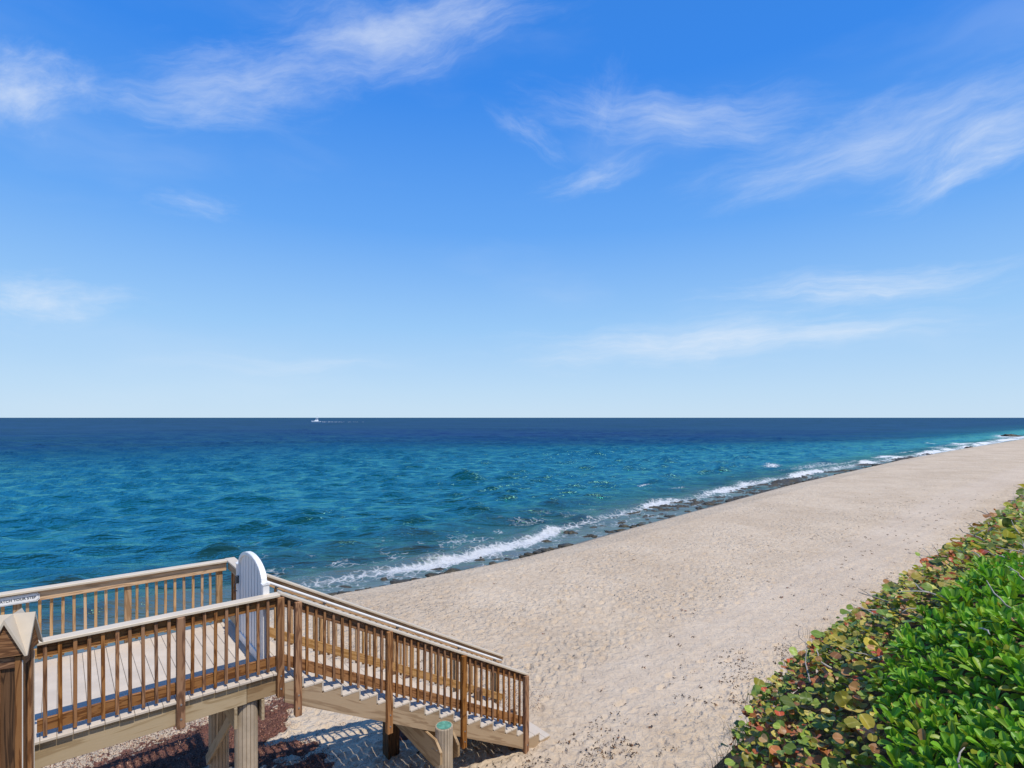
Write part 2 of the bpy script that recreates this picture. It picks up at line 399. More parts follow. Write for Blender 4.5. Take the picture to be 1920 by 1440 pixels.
def build_beach():
    ang = np.concatenate([np.radians(np.linspace(-180, -62, 36))[:-1], np.radians(np.linspace(-62, 62, 860)), np.radians(np.linspace(62, 180, 36))[1:]])
    rad = np.concatenate([[0.3, 0.8, 1.4, 2.0, 2.6], np.geomspace(3.1, 7.0, 40)[:-1], np.geomspace(7.0, 60, 580)[:-1], np.geomspace(60, 330, 130), np.geomspace(360, 60000, 30)])
    x, y = polar(ang, rad); s, n = sn_of(x, y)
    z = ground_z(s, n) + sand_detail(x, y, s, n)
    keep = n < berm(s) + 9
    q = grid_quads(len(rad), len(ang), keep)
    b = berm(s)
    wet = sstep(0.0, 0.45, (n - b) / 3.0 + 0.25 * (fbm(s * 0.5, n * 0.5, 15) - 0.5))
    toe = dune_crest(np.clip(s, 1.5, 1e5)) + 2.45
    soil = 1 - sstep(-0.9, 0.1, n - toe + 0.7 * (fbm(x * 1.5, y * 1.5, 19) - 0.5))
    V = np.stack([x, y, z], 1)
    V, q, (wet, soil) = compact(V, q, wet, soil)
    me = mesh_np('beach', V, q); smooth(me); attr_f(me, 'wet', wet); attr_f(me, 'soil', soil); attr_f(me, 'path', path_mask(*sn_of(V[:, 0], V[:, 1])))
    t = NT('beach sand'); g = t.n('NewGeometry'); P = g.outputs['Position']
    wa = t.n('Attribute', attribute_name='wet'); so = t.n('Attribute', attribute_name='soil')
    big = t.noise(P, 0.25, 4, 0.55); mid = t.noise(P, 3.0, 5, 0.6); fine = t.noise(P, 60, 3, 0.6)
    col = t.mix(t.mr(big, 0.3, 0.7), (0.54, 0.425, 0.298), (0.62, 0.50, 0.36))
    col = t.mix(t.mr(mid, 0.35, 0.7), col, t.mix(1.0, col, (0.9, 0.87, 0.84), 'MULTIPLY'))
    vs = t.n('TexVoronoi'); vs.inputs['Scale'].default_value = 5.5; t.l(P, vs.inputs['Vector'])
    sp = t.math('MULTIPLY', t.mr(vs.outputs['Distance'], 0.03, 0.10, 1.0, 0.0), t.mr(t.noise(P, 1.1, 3), 0.52, 0.66))
    col = t.mix(t.math('MULTIPLY', sp, 0.7), col, (0.12, 0.075, 0.045))
    col = t.mix(t.mr(fine, 0.62, 0.78, 0, 0.25), col, (0.2, 0.14, 0.1))
    pth = t.n('Attribute', attribute_name='path')
    col = t.mix(t.math('MULTIPLY', pth.outputs['Fac'], 0.25), col, (0.60, 0.50, 0.40))
    wetc = t.mix(t.mr(mid, 0.3, 0.7), (0.20, 0.135, 0.075), (0.10, 0.075, 0.05))
    col = t.mix(t.math('MULTIPLY', wa.outputs['Fac'], 0.9), col, wetc)
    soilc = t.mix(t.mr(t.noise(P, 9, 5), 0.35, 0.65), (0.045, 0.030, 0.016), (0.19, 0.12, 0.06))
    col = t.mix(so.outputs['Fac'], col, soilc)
    h = t.math('ADD', t.math('MULTIPLY', t.noise(P, 4.5, 4, 0.6, 1.2), 1.0), t.math('MULTIPLY', t.noise(P, 22, 4, 0.65), 0.35))
    pd = t.n('TexNoise'); pd.inputs['Scale'].default_value = 2.6; pd.inputs['Detail'].default_value = 3.0; t.l(P, pd.inputs['Vector'])
    pa = t.n('VectorMath', operation='MULTIPLY_ADD'); t.l(pd.outputs['Color'], pa.inputs[0]); pa.inputs[1].default_value = (0.45, 0.45, 0.0); t.l(P, pa.inputs[2])
    pv = t.n('TexVoronoi', voronoi_dimensions='2D'); pv.inputs['Scale'].default_value = 3.6; t.l(pa.outputs[0], pv.inputs['Vector'])
    pv2 = t.n('TexVoronoi', voronoi_dimensions='2D'); pv2.inputs['Scale'].default_value = 7.5; t.l(pa.outputs[0], pv2.inputs['Vector'])
    pit = t.math('ADD', t.mr(pv.outputs['Distance'], 0.05, 0.42), t.math('MULTIPLY', t.mr(pv2.outputs['Distance'], 0.05, 0.4), 0.4))
    pit = t.math('MULTIPLY', pit, t.math('SUBTRACT', 1.0, t.math('MAXIMUM', wa.outputs['Fac'], so.outputs['Fac'])))
    h = t.math('ADD', t.math('MULTIPLY', h, 0.8), t.math('MULTIPLY', pit, t.math('MULTIPLY', t.mr(t.noise(P, 0.35, 3), 0.35, 0.65, 0.16, 0.44), t.math('SUBTRACT', 1.0, t.math('MULTIPLY', pth.outputs['Fac'], 0.75)))))
    t.setp(base=col, rough=t.mr(wa.outputs['Fac'], 0, 1, 0.95, 0.35), spec=0.2, normal=t.bump(h, 1.0, 0.10))
    o = obj('beach', me, t.mat); tag(o, kind='structure')
build_beach()

# ------------------------------------------------------------------ the sea
def build_sea():
    ang = np.concatenate([np.radians(np.linspace(-180, -62, 30))[:-1], np.radians(np.linspace(-62, 62, 820)), np.radians(np.linspace(62, 180, 30))[1:]])
    rad = np.concatenate([np.geomspace(15, 420, 760), np.geomspace(424, 60000, 60)])
    x, y = polar(ang, rad); s, n = sn_of(x, y); r = np.hypot(x, y)
    spacing = r * math.log(420 / 15) / 760
    fl = foamline(s); off = n - fl
    z = np.zeros_like(x); g = np.random.default_rng(5)
    depthfade = 0.25 + 0.75 * sstep(-1, 14, off)
    for i in range(64):
        lam = 0.55 * (6.5 / 0.55) ** (i / 63.0); k = 2 * math.pi / lam
        a = g.normal(0.66, 0.32 if lam < 1.6 else 0.22)   # towards the shore, spread round the wind
        dx = -NV[0] * math.cos(a) - DV[0] * math.sin(a); dy = -NV[1] * math.cos(a) - DV[1] * math.sin(a)
        amp = 0.0150 * lam * (0.35 + 0.8 * math.exp(-(math.log(lam / 1.9) / 0.75) ** 2)) * g.uniform(0.6, 1.3)
        z += amp * sstep(1.5, 3.4, lam / spacing) * np.sin(k * (x * dx + y * dy) + g.uniform(0, 6.28))
    z *= 0.62 + 0.75 * fbm(x * 0.06, y * 0.06, 201, 3)
    z = (z + 1.1 * z * z) * depthfade
    # breaking wave along the shore
    al = fbm(s * 0.16, s * 0 + 3.0, 31, 3)
    wob = 1.6 * (fbm(s * 0.25, s * 0 + 1.0, 71, 3) - 0.5)
    q = off - wob
    z += 0.42 * (0.35 + al) * np.exp(-((q - 0.9) / 0.8) ** 2) * (1 - sstep(200, 400, s))
    z += 0.26 * np.exp(-((q - 7.5 - 2 * (al - 0.5)) / 1.3) ** 2) * sstep(0.4, 0.6, fbm(s * 0.06, s * 0 + 8, 91, 2)) * (1 - sstep(100, 250, s))
    b = berm(s)
    # foam
    brk = fbm(s * 0.9, n * 0.9, 131, 4)
    fw = 0.46 * (1 + np.clip(s, 0, 300) / 100)
    foam = np.exp(-((q + 0.1) / fw) ** 2) * (0.50 + 0.55 * sstep(0.32, 0.6, al)) + 0.38 * np.exp(-((q + 1.5) / 1.2) ** 2) * sstep(0.38, 0.62, brk)
    foam += 0.42 * np.exp(-((q - 3.6) / 2.4) ** 2) * sstep(0.46, 0.66, brk) * (1 - sstep(20, 60, s))
    foam += 0.30 * np.exp(-((q - 9.0) / 4.5) ** 2) * sstep(0.54, 0.70, fbm(s * 0.6, n * 1.3, 151, 4)) * (1 - sstep(16, 30, s)) * sstep(-4, 6, s)
    foam += 0.6 * np.exp(-((off - 4) / 2.5) ** 2) * sstep(0.45, 0.6, fbm(s * 0.05, n * 0.3, 99, 3)) * sstep(60, 110, s)
    foam += 0.30 * sstep(0.50, 0.68, fbm(s * 0.7, n * 1.4, 171, 4)) * (1 - sstep(-2.5, 0.5, q))       # lace of the backwash
    foam *= sstep(4.5, 10.5, s + 2 * (brk - 0.5))
    for (u, v, wu, wv) in [(1447, 873, 20, 3.0), (1265, 917, 22, 1.4), (1235, 940, 30, 2.0), (1660, 857, 26, 2.2), (1745, 832, 10, 1.4), (1885, 818, 26, 2.4), (1210, 912, 14, .9), (1795, 832, 16, 1.2)]:
        px, py = at(u, v, 0); du = wu / F * py; dvv = wv * py * py / (F * CAMZ)
        foam += 0.85 * np.exp(-((x - px * y / py) / du) ** 2 - ((y - py - 0.5 * dvv * np.sin((x - px) / du * 2.1)) / dvv) ** 2) * (0.55 + 0.9 * brk)
    # water colour: bottom seen through shallow water, turquoise, then deep blue far out
    nf = 26 * (fbm(s * 0.012, n * 0.03, 301, 4) - 0.5) + 10 * (fbm(s * 0.08, n * 0.10, 311, 3) - 0.5)
    dd = np.maximum(off + nf * sstep(4, 40, off), -8)
    # off the point further along the shore the deep water comes in closer
    along = 1 + 4.0 * sstep(50, 330, s) * sstep(3, 16, off)
    dd = dd * along
    stops = [-8, -2.0, 1.5, 5, 10, 22, 45, 70, 105, 170, 400, 2000, 60000]
    cols = np.array([(0.17, 0.175, 0.165), (0.135, 0.150, 0.145), (0.060, 0.090, 0.085), (0.020, 0.055, 0.060), (0.005, 0.044, 0.054), (0.002, 0.046, 0.060),
                     (0.002, 0.056, 0.076), (0.003, 0.054, 0.088), (0.005, 0.054, 0.120), (0.010, 0.040, 0.115), (0.015, 0.036, 0.118), (0.015, 0.032, 0.108), (0.013, 0.026, 0.088)])
    C = np.stack([np.interp(dd, stops, cols[:, i]) for i in range(3)], 1)
    C = C * (1 + 0.55 * sstep(30, 200, r) * (fbm(x * 0.018, y * 0.10, 421, 4) - 0.5))[:, None]
    reef = sstep(0.56, 0.72, fbm(s * 0.13, n * 0.22, 401, 4)) * (1 - sstep(2, 16, off)) * 0.75   # dark reef under the shallows
    C = C * (1 - reef[:, None]) + np.array([0.014, 0.020, 0.020]) * reef[:, None]
    keep = n > b + 1.0
    V = np.stack([x, y, z], 1); qd = grid_quads(len(rad), len(ang), keep)
    V, qd, (C, foam, off2) = compact(V, qd, C, foam, off * along)
    me = mesh_np('sea', V, qd); smooth(me); attr_c(me, 'wcol', C); attr_f(me, 'foam', foam); attr_f(me, 'shore', off2)
    t = NT('sea water'); g_ = t.n('NewGeometry'); P = g_.outputs['Position']
    wc = t.n('Attribute', attribute_name='wcol'); fa = t.n('Attribute', attribute_name='foam'); sh = t.n('Attribute', attribute_name='shore')
    rot = t.n('Mapping'); rot.inputs['Rotation'].default_value = (0, 0, -0.12); t.l(P, rot.inputs['Vector'])
    st = t.n('Mapping'); st.inputs['Scale'].default_value = (0.30, 1.1, 1.0); t.l(rot.outputs[0], st.inputs['Vector'])
    n1 = t.noise(st.outputs[0], 0.34, 4, 0.6, 0.0); n2 = t.noise(st.outputs[0], 1.5, 4, 0.6, 0.0); n3 = t.noise(st.outputs[0], 6.0, 3, 0.6)
    h = t.math('ADD', t.math('ADD', t.math('MULTIPLY', n1, 1.7), t.math('MULTIPLY', n2, 0.42)), t.math('MULTIPLY', n3, 0.05))
    nrm = t.bump(h, 1.0, 0.55)
    # foam breakup
    f1 = t.noise(P, 2.2, 6, 0.65, 0.6); f2 = t.noise(P, 9.0, 5, 0.7)
    vv = t.n('TexVoronoi', feature='DISTANCE_TO_EDGE'); vv.inputs['Scale'].default_value = 1.7
    dn = t.n('TexNoise'); dn.inputs['Scale'].default_value = 1.2; t.l(P, dn.inputs['Vector'])
    av = t.n('VectorMath', operation='ADD'); t.l(P, av.inputs[0]); t.l(dn.outputs['Color'], av.inputs[1]); t.l(av.outputs[0], vv.inputs['Vector'])
    lace = t.mr(vv.outputs['Distance'], 0.0, 0.16, 0.35, 0.0)
    fv = t.math('ADD', t.math('ADD', fa.outputs['Fac'], t.math('MULTIPLY', t.math('SUBTRACT', f1, 0.5), 1.0)), t.math('ADD', lace, t.math('MULTIPLY', t.math('SUBTRACT', f2, 0.5), 0.55)))
    fm = t.math('MULTIPLY', t.mr(fv, 0.42, 1.15), t.mr(fa.outputs['Fac'], 0.04, 0.22))
    fr = t.n('Fresnel'); fr.inputs['IOR'].default_value = 1.33; t.l(nrm, fr.inputs['Normal'])
    cap = t.math('MULTIPLY', t.math('ADD', t.mr(sh.outputs['Fac'], 35, 150, 0.66, 0.13), t.mr(sh.outputs['Fac'], 60, 400, 0.08, 0.0)), t.mr(sh.outputs['Fac'], -3, 16, 0.38, 1.0))
    refl = t.math('MULTIPLY', t.mr(fr.outputs[0], 0.08, 0.50, 0.03, 1.0), cap)
    df = t.n('BsdfDiffuse'); t.l(wc.outputs['Color'], df.inputs['Color']); t.l(nrm, df.inputs['Normal'])
    gl = t.n('BsdfGlossy'); gl.inputs['Roughness'].default_value = 0.17; gl.inputs['Color'].default_value = (0.38, 0.93, 0.72, 1); t.l(nrm, gl.inputs['Normal'])
    mx = t.n('MixShader'); t.l(refl, mx.inputs[0]); t.l(df.outputs[0], mx.inputs[1]); t.l(gl.outputs[0], mx.inputs[2])
    fd = t.n('BsdfDiffuse'); fd.inputs['Color'].default_value = (0.80, 0.81, 0.80, 1); t.l(t.bump(t.math('ADD', f1, t.math('MULTIPLY', f2, 0.5)), 0.9, 0.5), fd.inputs['Normal'])
    m2 = t.n('MixShader'); t.l(fm, m2.inputs[0]); t.l(mx.outputs[0], m2.inputs[1]); t.l(fd.outputs[0], m2.inputs[2])
    t.l(m2.outputs[0], t.out.inputs['Surface'])
    o = obj('sea', me, t.mat); tag(o, kind='structure')
build_sea()

# ------------------------------------------------------------------ boardwalk
CAPZ = CAMZ - 2.443; DECKZ = CAMZ - 3.516
NE = 7.86                          # outer plane of the near railing
NF = 10.42                         # outer plane of the far railing
S_END = 2.395                      # where the stairs begin
SLOPE = 0.547; RUN = 0.285; RISE = SLOPE * RUN
S_LEFT = -1.75
boardwalk = empty('boardwalk', (0, 0, DECKZ), ROTZ)
tag(boardwalk, 'raised timber boardwalk with cream deck boards and brown railings on pilings', 'boardwalk')
B = boardwalk                      # local z = 0 is the deck surface
CT = CAPZ - DECKZ                  # cap top above the deck
def post(parent, s, n, z0, z1, face, mat='rail_z'):
    """4x4 post; face = -1 outer side towards the camera, +1 towards the sea"""
    p = box('post', parent, (s, n, (z0 + z1) / 2), (0.092, 0.092, z1 - z0), M[mat], bev=0.006)
    for zz in (0.22, 0.40):
        bl = obj('bolt', BOLT, None, p, (0.0, face * 0.046, -(z1 - z0) / 2 + zz - 0.10), (R(90), 0, 0))
    return p
bm = bmesh.new(); bmesh.ops.create_cone(bm, cap_ends=True, segments=8, radius1=0.013, radius2=0.011, depth=0.016)
BOLT = bpy.data.meshes.new('bolt'); bm.to_mesh(BOLT); bm.free(); BOLT.materials.append(M['steel'])

def deck():
    w = 0.1385; pitch = 0.1425; s = S_END - pitch / 2 + 0.005; k = 0
    while s > S_LEFT:
        box('deck_board', B, (s, (NE + NF) / 2 - 0.02 + random.gauss(0, 0.003), -0.016 + 0.0006 * ((k * 7) % 5)), (w, NF - NE + 0.01, 0.032), M['board'], bev=0.004)
        s -= pitch; k += 1
    jl = S_END - S_LEFT
    for n in (NE + 0.045, NF - 0.085):
        box('rim_joist', B, ((1.93 + S_LEFT) / 2, n, -0.176), (1.93 - S_LEFT, 0.042, 0.286), M['joist_x'])
        box('rim_joist', B, ((1.934 + S_END + 0.02) / 2, n + 0.003, -0.172), (S_END + 0.02 - 1.934, 0.042, 0.278), M['string_x'])
    for n in (8.5, 9.15, 9.8):
        box('joist', B, ((S_END + S_LEFT) / 2, n, -0.176), (jl, 0.042, 0.286), M['joist_x'])
deck()
def rail_run(parent, s0, s1, n_out, side, zt, slope=0.0, cap_mat='cap', bal0=None, gold=False, skip=()):
    """one run of railing; side = +1 the inside is towards larger n; zt(s) = height of the cap top"""
    L = (s1 - s0); ln = L * math.hypot(1, slope); ry = math.atan(slope); c = (s0 + s1) / 2; pre = 'gold_' if gold else 'rail_'
    nb = n_out + side * 0.020            # balusters
    nr = n_out + side * 0.060            # rails, inside of the balusters
    box('rail_cap', parent, (c, n_out + side * 0.055, zt(c) - 0.019), (ln, 0.155, 0.036), M[cap_mat], (0, ry, 0), 0.006)
    box('top_rail', parent, (c, nr, zt(c) - 0.112), (ln, 0.038, 0.140), M[pre + 'x'], (0, ry, 0))
    box('bottom_rail', parent, (c, nr, zt(c) - CT + 0.135), (ln, 0.038, 0.140), M[pre + 'x'], (0, ry, 0))
    sp = 0.129; s = (bal0 if bal0 is not None else s0 + 0.07)
    hb = CT - 0.038 - 0.035
    while s < s1 - 0.02:
        if all(abs(s - p) > 0.075 for p in skip):
            box('baluster', parent, (s + random.gauss(0, 0.003), nb, zt(s) - 0.040 - slope * 0.02 - hb / 2 + random.gauss(-0.006, 0.004)), (0.037, 0.037, hb), M[pre + 'z'], (random.gauss(0, 0.002), random.gauss(0, 0.004), random.gauss(0, 0.03)), 0.004)
        s += sp
flat = lambda s: CT
# near railing
near_posts = (1.16, 2.35)
rail_run(B, -0.19, S_END - 0.045, NE, 1, flat, skip=near_posts, bal0=-0.125)
for s in near_posts: post(B, s, NE - 0.006, -0.34, CT - 0.039, -1)
# far railing
far_posts = (-1.70, -0.46, 0.824, 2.11)
rail_run(B, S_LEFT, 2.21, NF, -1, flat, gold=True, skip=far_posts, bal0=S_LEFT + 0.11)
for s in far_posts: post(B, s, NF + 0.006, -0.34, CT - 0.039, 1, 'gold_z')
# the far railing turns in to the gate
box('rail_cap', B, (2.285, (NF + 9.50) / 2 + 0.012, CT - 0.0175), (0.155, NF - 9.50 + 0.07, 0.036), M['cap'], bev=0.006)
box('top_rail', B, (2.262, (NF + 9.56) / 2, CT - 0.112), (0.038, NF - 9.56, 0.138), M['joist_y'])
box('bottom_rail', B, (2.262, (NF + 9.56) / 2, 0.135), (0.038, NF - 9.56, 0.138), M['joist_y'])
for k in range(6):
    box('baluster', B, (2.300, 9.68 + 0.127 * k, 0.53), (0.037, 0.036, CT - 0.08), M['rail_z'])
post(B, 2.285, 9.515, -0.3, CT - 0.039, 1)
# pilings, beams and brace below the deck
def piling_mesh(r, h, grooves=18):
    bm = bmesh.new(); rings = []
    prof = []
    for k in range(grooves):
        a0 = 2 * math.pi * k / grooves; d = 2 * math.pi / grooves
        prof += [(a0, r), (a0 + d * 0.78, r), (a0 + d * 0.84, r - 0.014), (a0 + d * 0.94, r - 0.014)]
    for z in (-h / 2, h / 2 - 0.012, h / 2):
        k = 0.965 if z == h / 2 else 1.0
        rings.append([bm.verts.new((math.cos(a) * rr * k, math.sin(a) * rr * k, z)) for a, rr in prof])
    n = len(prof)
    for i in range(2):
        for k in range(n): bm.faces.new((rings[i][k], rings[i][(k + 1) % n], rings[i + 1][(k + 1) % n], rings[i + 1][k]))
    bm.faces.new(rings[-1]); bm.faces.new(list(reversed(rings[0])))
    me = bpy.data.meshes.new('piling'); bm.to_mesh(me); bm.free(); return me
def piling(parent, s, n, ztop, zbot, r, green=True):
    me = piling_mesh(r, ztop - zbot); p = obj('piling', me, M['pile'], parent, (s, n, (ztop + zbot) / 2))
    if green:
        bm = bmesh.new(); bmesh.ops.create_circle(bm, cap_ends=True, segments=28, radius=r * 0.86)
        for v in bm.verts: v.co.z = 0.004; 
        c = bpy.data.meshes.new('cap'); bm.to_mesh(c); bm.free(); obj('piling_top', c, M['pilegreen'], p, (0, 0, (ztop - zbot) / 2))
    return p
zs = 1.2 - DECKZ
for n in (8.06, 9.72): piling(B, 1.965, n, -0.335, zs, 0.146, False)
for s in (1.795, 2.135): box('beam', B, (s, (NE + NF) / 2, -0.465), (0.04, NF - NE - 0.04, 0.284), M['joist_y'])
a = math.atan2(1.5, 1.75)
box('brace', B, (1.80, 8.92, -1.22), (0.038, 2.1, 0.14), M['joist_y'], (-a, 0, 0))
box('brace', B, (2.13, 8.92, -1.22), (0.038, 2.1, 0.14), M['joist_y'], (a, 0, 0))
for n in (8.06, 9.72): piling(B, -1.4, n, -0.335, zs, 0.146, False)

# ------------------------------------------------------------------ stairs
stairs = empty('beach_staircase', (0, 0, DECKZ), ROTZ)
tag(stairs, 'timber staircase with cream treads and brown railings going down to the sand', 'staircase')
NSF = 9.50                          # outer plane of the far stair railing
NT_ = 18
Sj = [S_END + RUN * j for j in range(NT_ + 1)]
def steps():
    nc = (NE + NSF) / 2; wn = NSF - NE - 0.02
    for j in range(1, NT_ + 1):
        z = -RISE * j
        if j > 0:
            box('riser', stairs, (Sj[j - 1] - 0.012, nc, z + RISE / 2 - 0.018), (0.022, wn, RISE - 0.034), M['board'], bev=0.003)
        for k in range(2):
            box('tread_board', stairs, (Sj[j - 1] + 0.075 + k * 0.1425, nc, z - 0.016), (0.1385, wn, 0.032), M['board'], bev=0.004)
    # stringers, saw-toothed on top
    out = [(S_END + 0.02, -0.034 - RISE)]
    pts = []
    for j in range(1, NT_ + 1):
        z = -RISE * j - 0.034
        x0 = Sj[j - 1] + (0.022 if j == 1 else -0.024); x1 = Sj[j] - 0.026
        pts += [(x0, z), (x1, z)]
    zend = -RISE * NT_ - 0.034
    low = [(Sj[-1] - 0.026, zend - 0.10), (6.93, zend - 0.15), (6.87, -(4.075 - 3.516) - 0.535 * (6.87 - 2.59)), (S_END + 0.022, -(4.075 - 3.516) + 0.535 * (2.59 - S_END))]
    for n, tt in ((NE + 0.036, 0.046), (nc, 0.04), (NSF - 0.036, 0.046)):
        ca_, sa_ = math.cos(math.atan(SLOPE)), math.sin(math.atan(SLOPE)); pl = pts + low
        me = prism_mesh('stringer', [((x - 4.9) * ca_ - (z + 1.4) * sa_, (x - 4.9) * sa_ + (z + 1.4) * ca_) for x, z in pl], tt); obj('stringer', me, M['string_x'], stairs, (4.9, n, -1.4), (0, math.atan(SLOPE), 0))
steps()
rz = lambda s: CT - SLOPE * (s - S_END)
st_posts = (2.59, 4.00, 5.42, 6.865)
rail_run(stairs, S_END - 0.044, 6.93, NE, 1, rz, SLOPE, skip=st_posts, bal0=2.47)
for s in st_posts: post(stairs, s, NE - 0.006, rz(s) - CT - 0.60 + 0.02, rz(s) - 0.046, -1)
sf_posts = (2.43, 3.55, 4.96, 6.37, 7.45)
rail_run(stairs, S_END - 0.05, 7.55, NSF, -1, rz, SLOPE, gold=True, skip=sf_posts, bal0=2.50)
for s in sf_posts: post(stairs, s, NSF + 0.006, rz(s) - CT - 0.60, rz(s) - 0.046, 1, 'gold_z')
# white handrail pipe on the inside of the far stair railing
pp = [(s, NSF - 0.165, rz(s) - 0.115) for s in np.linspace(S_END + 0.1, 7.45, 30)]
pipe = obj('grab_rail', tube_mesh('grab_rail', pp, [0.021] * len(pp), 10), M['white'], stairs)
for s in (2.75, 3.55, 4.96, 6.37, 7.3):
    box('bracket', pipe, (s, NSF - 0.115, rz(s) - 0.150), (0.03, 0.10, 0.022), M['steel'], bev=0.002)
    box('bracket', pipe, (s, NSF - 0.082, rz(s) - 0.150), (0.035, 0.008, 0.09), M['steel'], bev=0.002)
# piling pair and beams under the stairs
zs = 1.0 - DECKZ
piling(stairs, 4.86, 7.60, CAMZ - 5.055 - DECKZ, zs, 0.145)
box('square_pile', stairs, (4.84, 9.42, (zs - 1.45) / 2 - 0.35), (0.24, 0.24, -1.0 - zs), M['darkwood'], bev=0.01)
for s in (4.86 - 0.168, 4.86 + 0.168):
    o = [(7.42, -1.93), (7.42, -1.74), (7.58, -1.60), (9.5, -1.60), (9.5, -1.88), (7.62, -2.05)]
    me = prism_mesh('beam', [(-(x - 8.5), z) for x, z in o], 0.042)
    b_ = obj('beam', me, M['string_x'], stairs, (s, 8.5, -0.10), (0, 0, R(-90)))
    for q in (7.52, 7.64):
        obj('bolt', BOLT, None, b_, (-(q - 8.5), 0.022 if s > 4.86 else -0.022, -1.74 - (q - 7.52) * 0.2), (R(90), 0, 0))
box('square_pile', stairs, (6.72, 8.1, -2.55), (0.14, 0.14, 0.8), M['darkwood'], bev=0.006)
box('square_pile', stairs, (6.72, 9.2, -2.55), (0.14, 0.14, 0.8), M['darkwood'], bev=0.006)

# ------------------------------------------------------------------ gate
gate = empty('garden_gate', (*xy_of(2.2, 8.71), DECKZ), ROTZ)
tag(gate, 'white arched slatted gate closing the boardwalk at the top of the stairs', 'gate')
def build_gate():
    # local: y across the walkway, x along it
    W = 1.30; hw = W / 2; zs_, zt_ = 1.22, 1.50; z0 = 0.03; fr = 0.055
    def arch(hw_, drop, n=18):
        pts = []
        for k in range(n + 1):
            a = math.pi * k / n; pts.append((-hw_ * math.cos(a), zs_ - drop * 0.3 + (zt_ - zs_ - drop * 0.7) * math.sin(a)))
        return pts
    outer = [(-hw, z0)] + arch(hw, 0) + [(hw, z0)]
    inner = [(-hw + fr, z0 + 0.0)] + arch(hw - fr, fr) + [(hw - fr, z0 + 0.0)]
    bm = bmesh.new(); t = 0.075; n = len(outer)
    A = [bm.verts.new((-t / 2, y, z)) for y, z in outer]; Bv = [bm.verts.new((-t / 2, y, z)) for y, z in inner]
    C = [bm.verts.new((t / 2, y, z)) for y, z in outer]; D = [bm.verts.new((t / 2, y, z)) for y, z in inner]
    for i in range(n - 1):
        bm.faces.new((A[i], A[i + 1], Bv[i + 1], Bv[i])); bm.faces.new((C[i + 1], C[i], D[i], D[i + 1]))
        bm.faces.new((A[i + 1], A[i], C[i], C[i + 1])); bm.faces.new((Bv[i], Bv[i + 1], D[i + 1], D[i]))
    bm.faces.new((A[0], Bv[0], D[0], C[0])); bm.faces.new((A[-1], C[-1], D[-1], Bv[-1]))
    bmesh.ops.recalc_face_normals(bm, faces=bm.faces)
    bmesh.ops.bevel(bm, geom=[e for e in bm.edges if e.calc_face_angle(0) > 1.2], offset=0.006, segments=2, affect='EDGES')
    me = bpy.data.meshes.new('gate_frame'); bm.to_mesh(me); bm.free(); obj('gate_frame', me, M['white'], gate)
    ns = 15; sw = (W - 2 * fr) / ns
    ar = arch(hw - fr + 0.01, fr - 0.008)
    ys = np.array([p[0] for p in ar]); zz = np.array([p[1] for p in ar])
    for k in range(ns):
        y0 = -hw + fr + sw * k + 0.004; y1 = y0 + sw - 0.008
        me = prism_mesh('slat', [(-y1, z0 + 0.13), (-y0, z0 + 0.13), (-y0, float(np.interp(y0, ys, zz))), (-y1, float(np.interp(y1, ys, zz)))], 0.022)
        obj('slat', me, M['white'], gate, (-0.006 if k % 2 else 0.0, 0, 0), (0, 0, R(-90)))
    box('bottom_bar', gate, (0.0, 0, z0 + 0.07), (0.062, W - 2 * fr, 0.12), M['white'])
    box('backing_panel', gate, (0.014, 0, 0.68), (0.006, W - 2 * fr + 0.01, 1.08), M['white'], bev=0)
    box('middle_bar', gate, (0.034, 0, 0.62), (0.03, W - 2 * fr, 0.09), M['white'])
    la = box('latch', gate, (-0.058, hw - 0.03, 0.98), (0.045, 0.055, 0.12), M['black'])
    obj('latch_handle', tube_mesh('latch_handle', [(0, 0, -0.05), (-0.03, 0, -0.07), (-0.05, 0, -0.12), (-0.03, 0, -0.17), (0, 0, -0.18)], [0.008] * 5, 6), M['black'], la)
    for z in (0.25, 1.0): box('hinge', gate, (0.02, -hw - 0.02, z), (0.05, 0.05, 0.11), M['white'])
build_gate()
for n, lab in ((8.71 - 0.70, 'white vinyl gate post beside the near railing at the stair top'), (8.71 + 0.705, 'white vinyl gate post beside the latch, against the far railing')):
    o = box('gate_post', None, (*xy_of(2.2, n), DECKZ + 0.60), (0.085, 0.085, 1.20), M['white'], (0, 0, ROTZ), 0.006)
    tag(o, lab, 'post', 'white gate posts')
    obj('post_cap', prism_mesh('post_cap', [(-0.05, 0), (0.05, 0), (0.05, 0.012), (0, 0.035), (-0.05, 0.012)], 0.1), M['white'], o, (0, 0, 0.60))

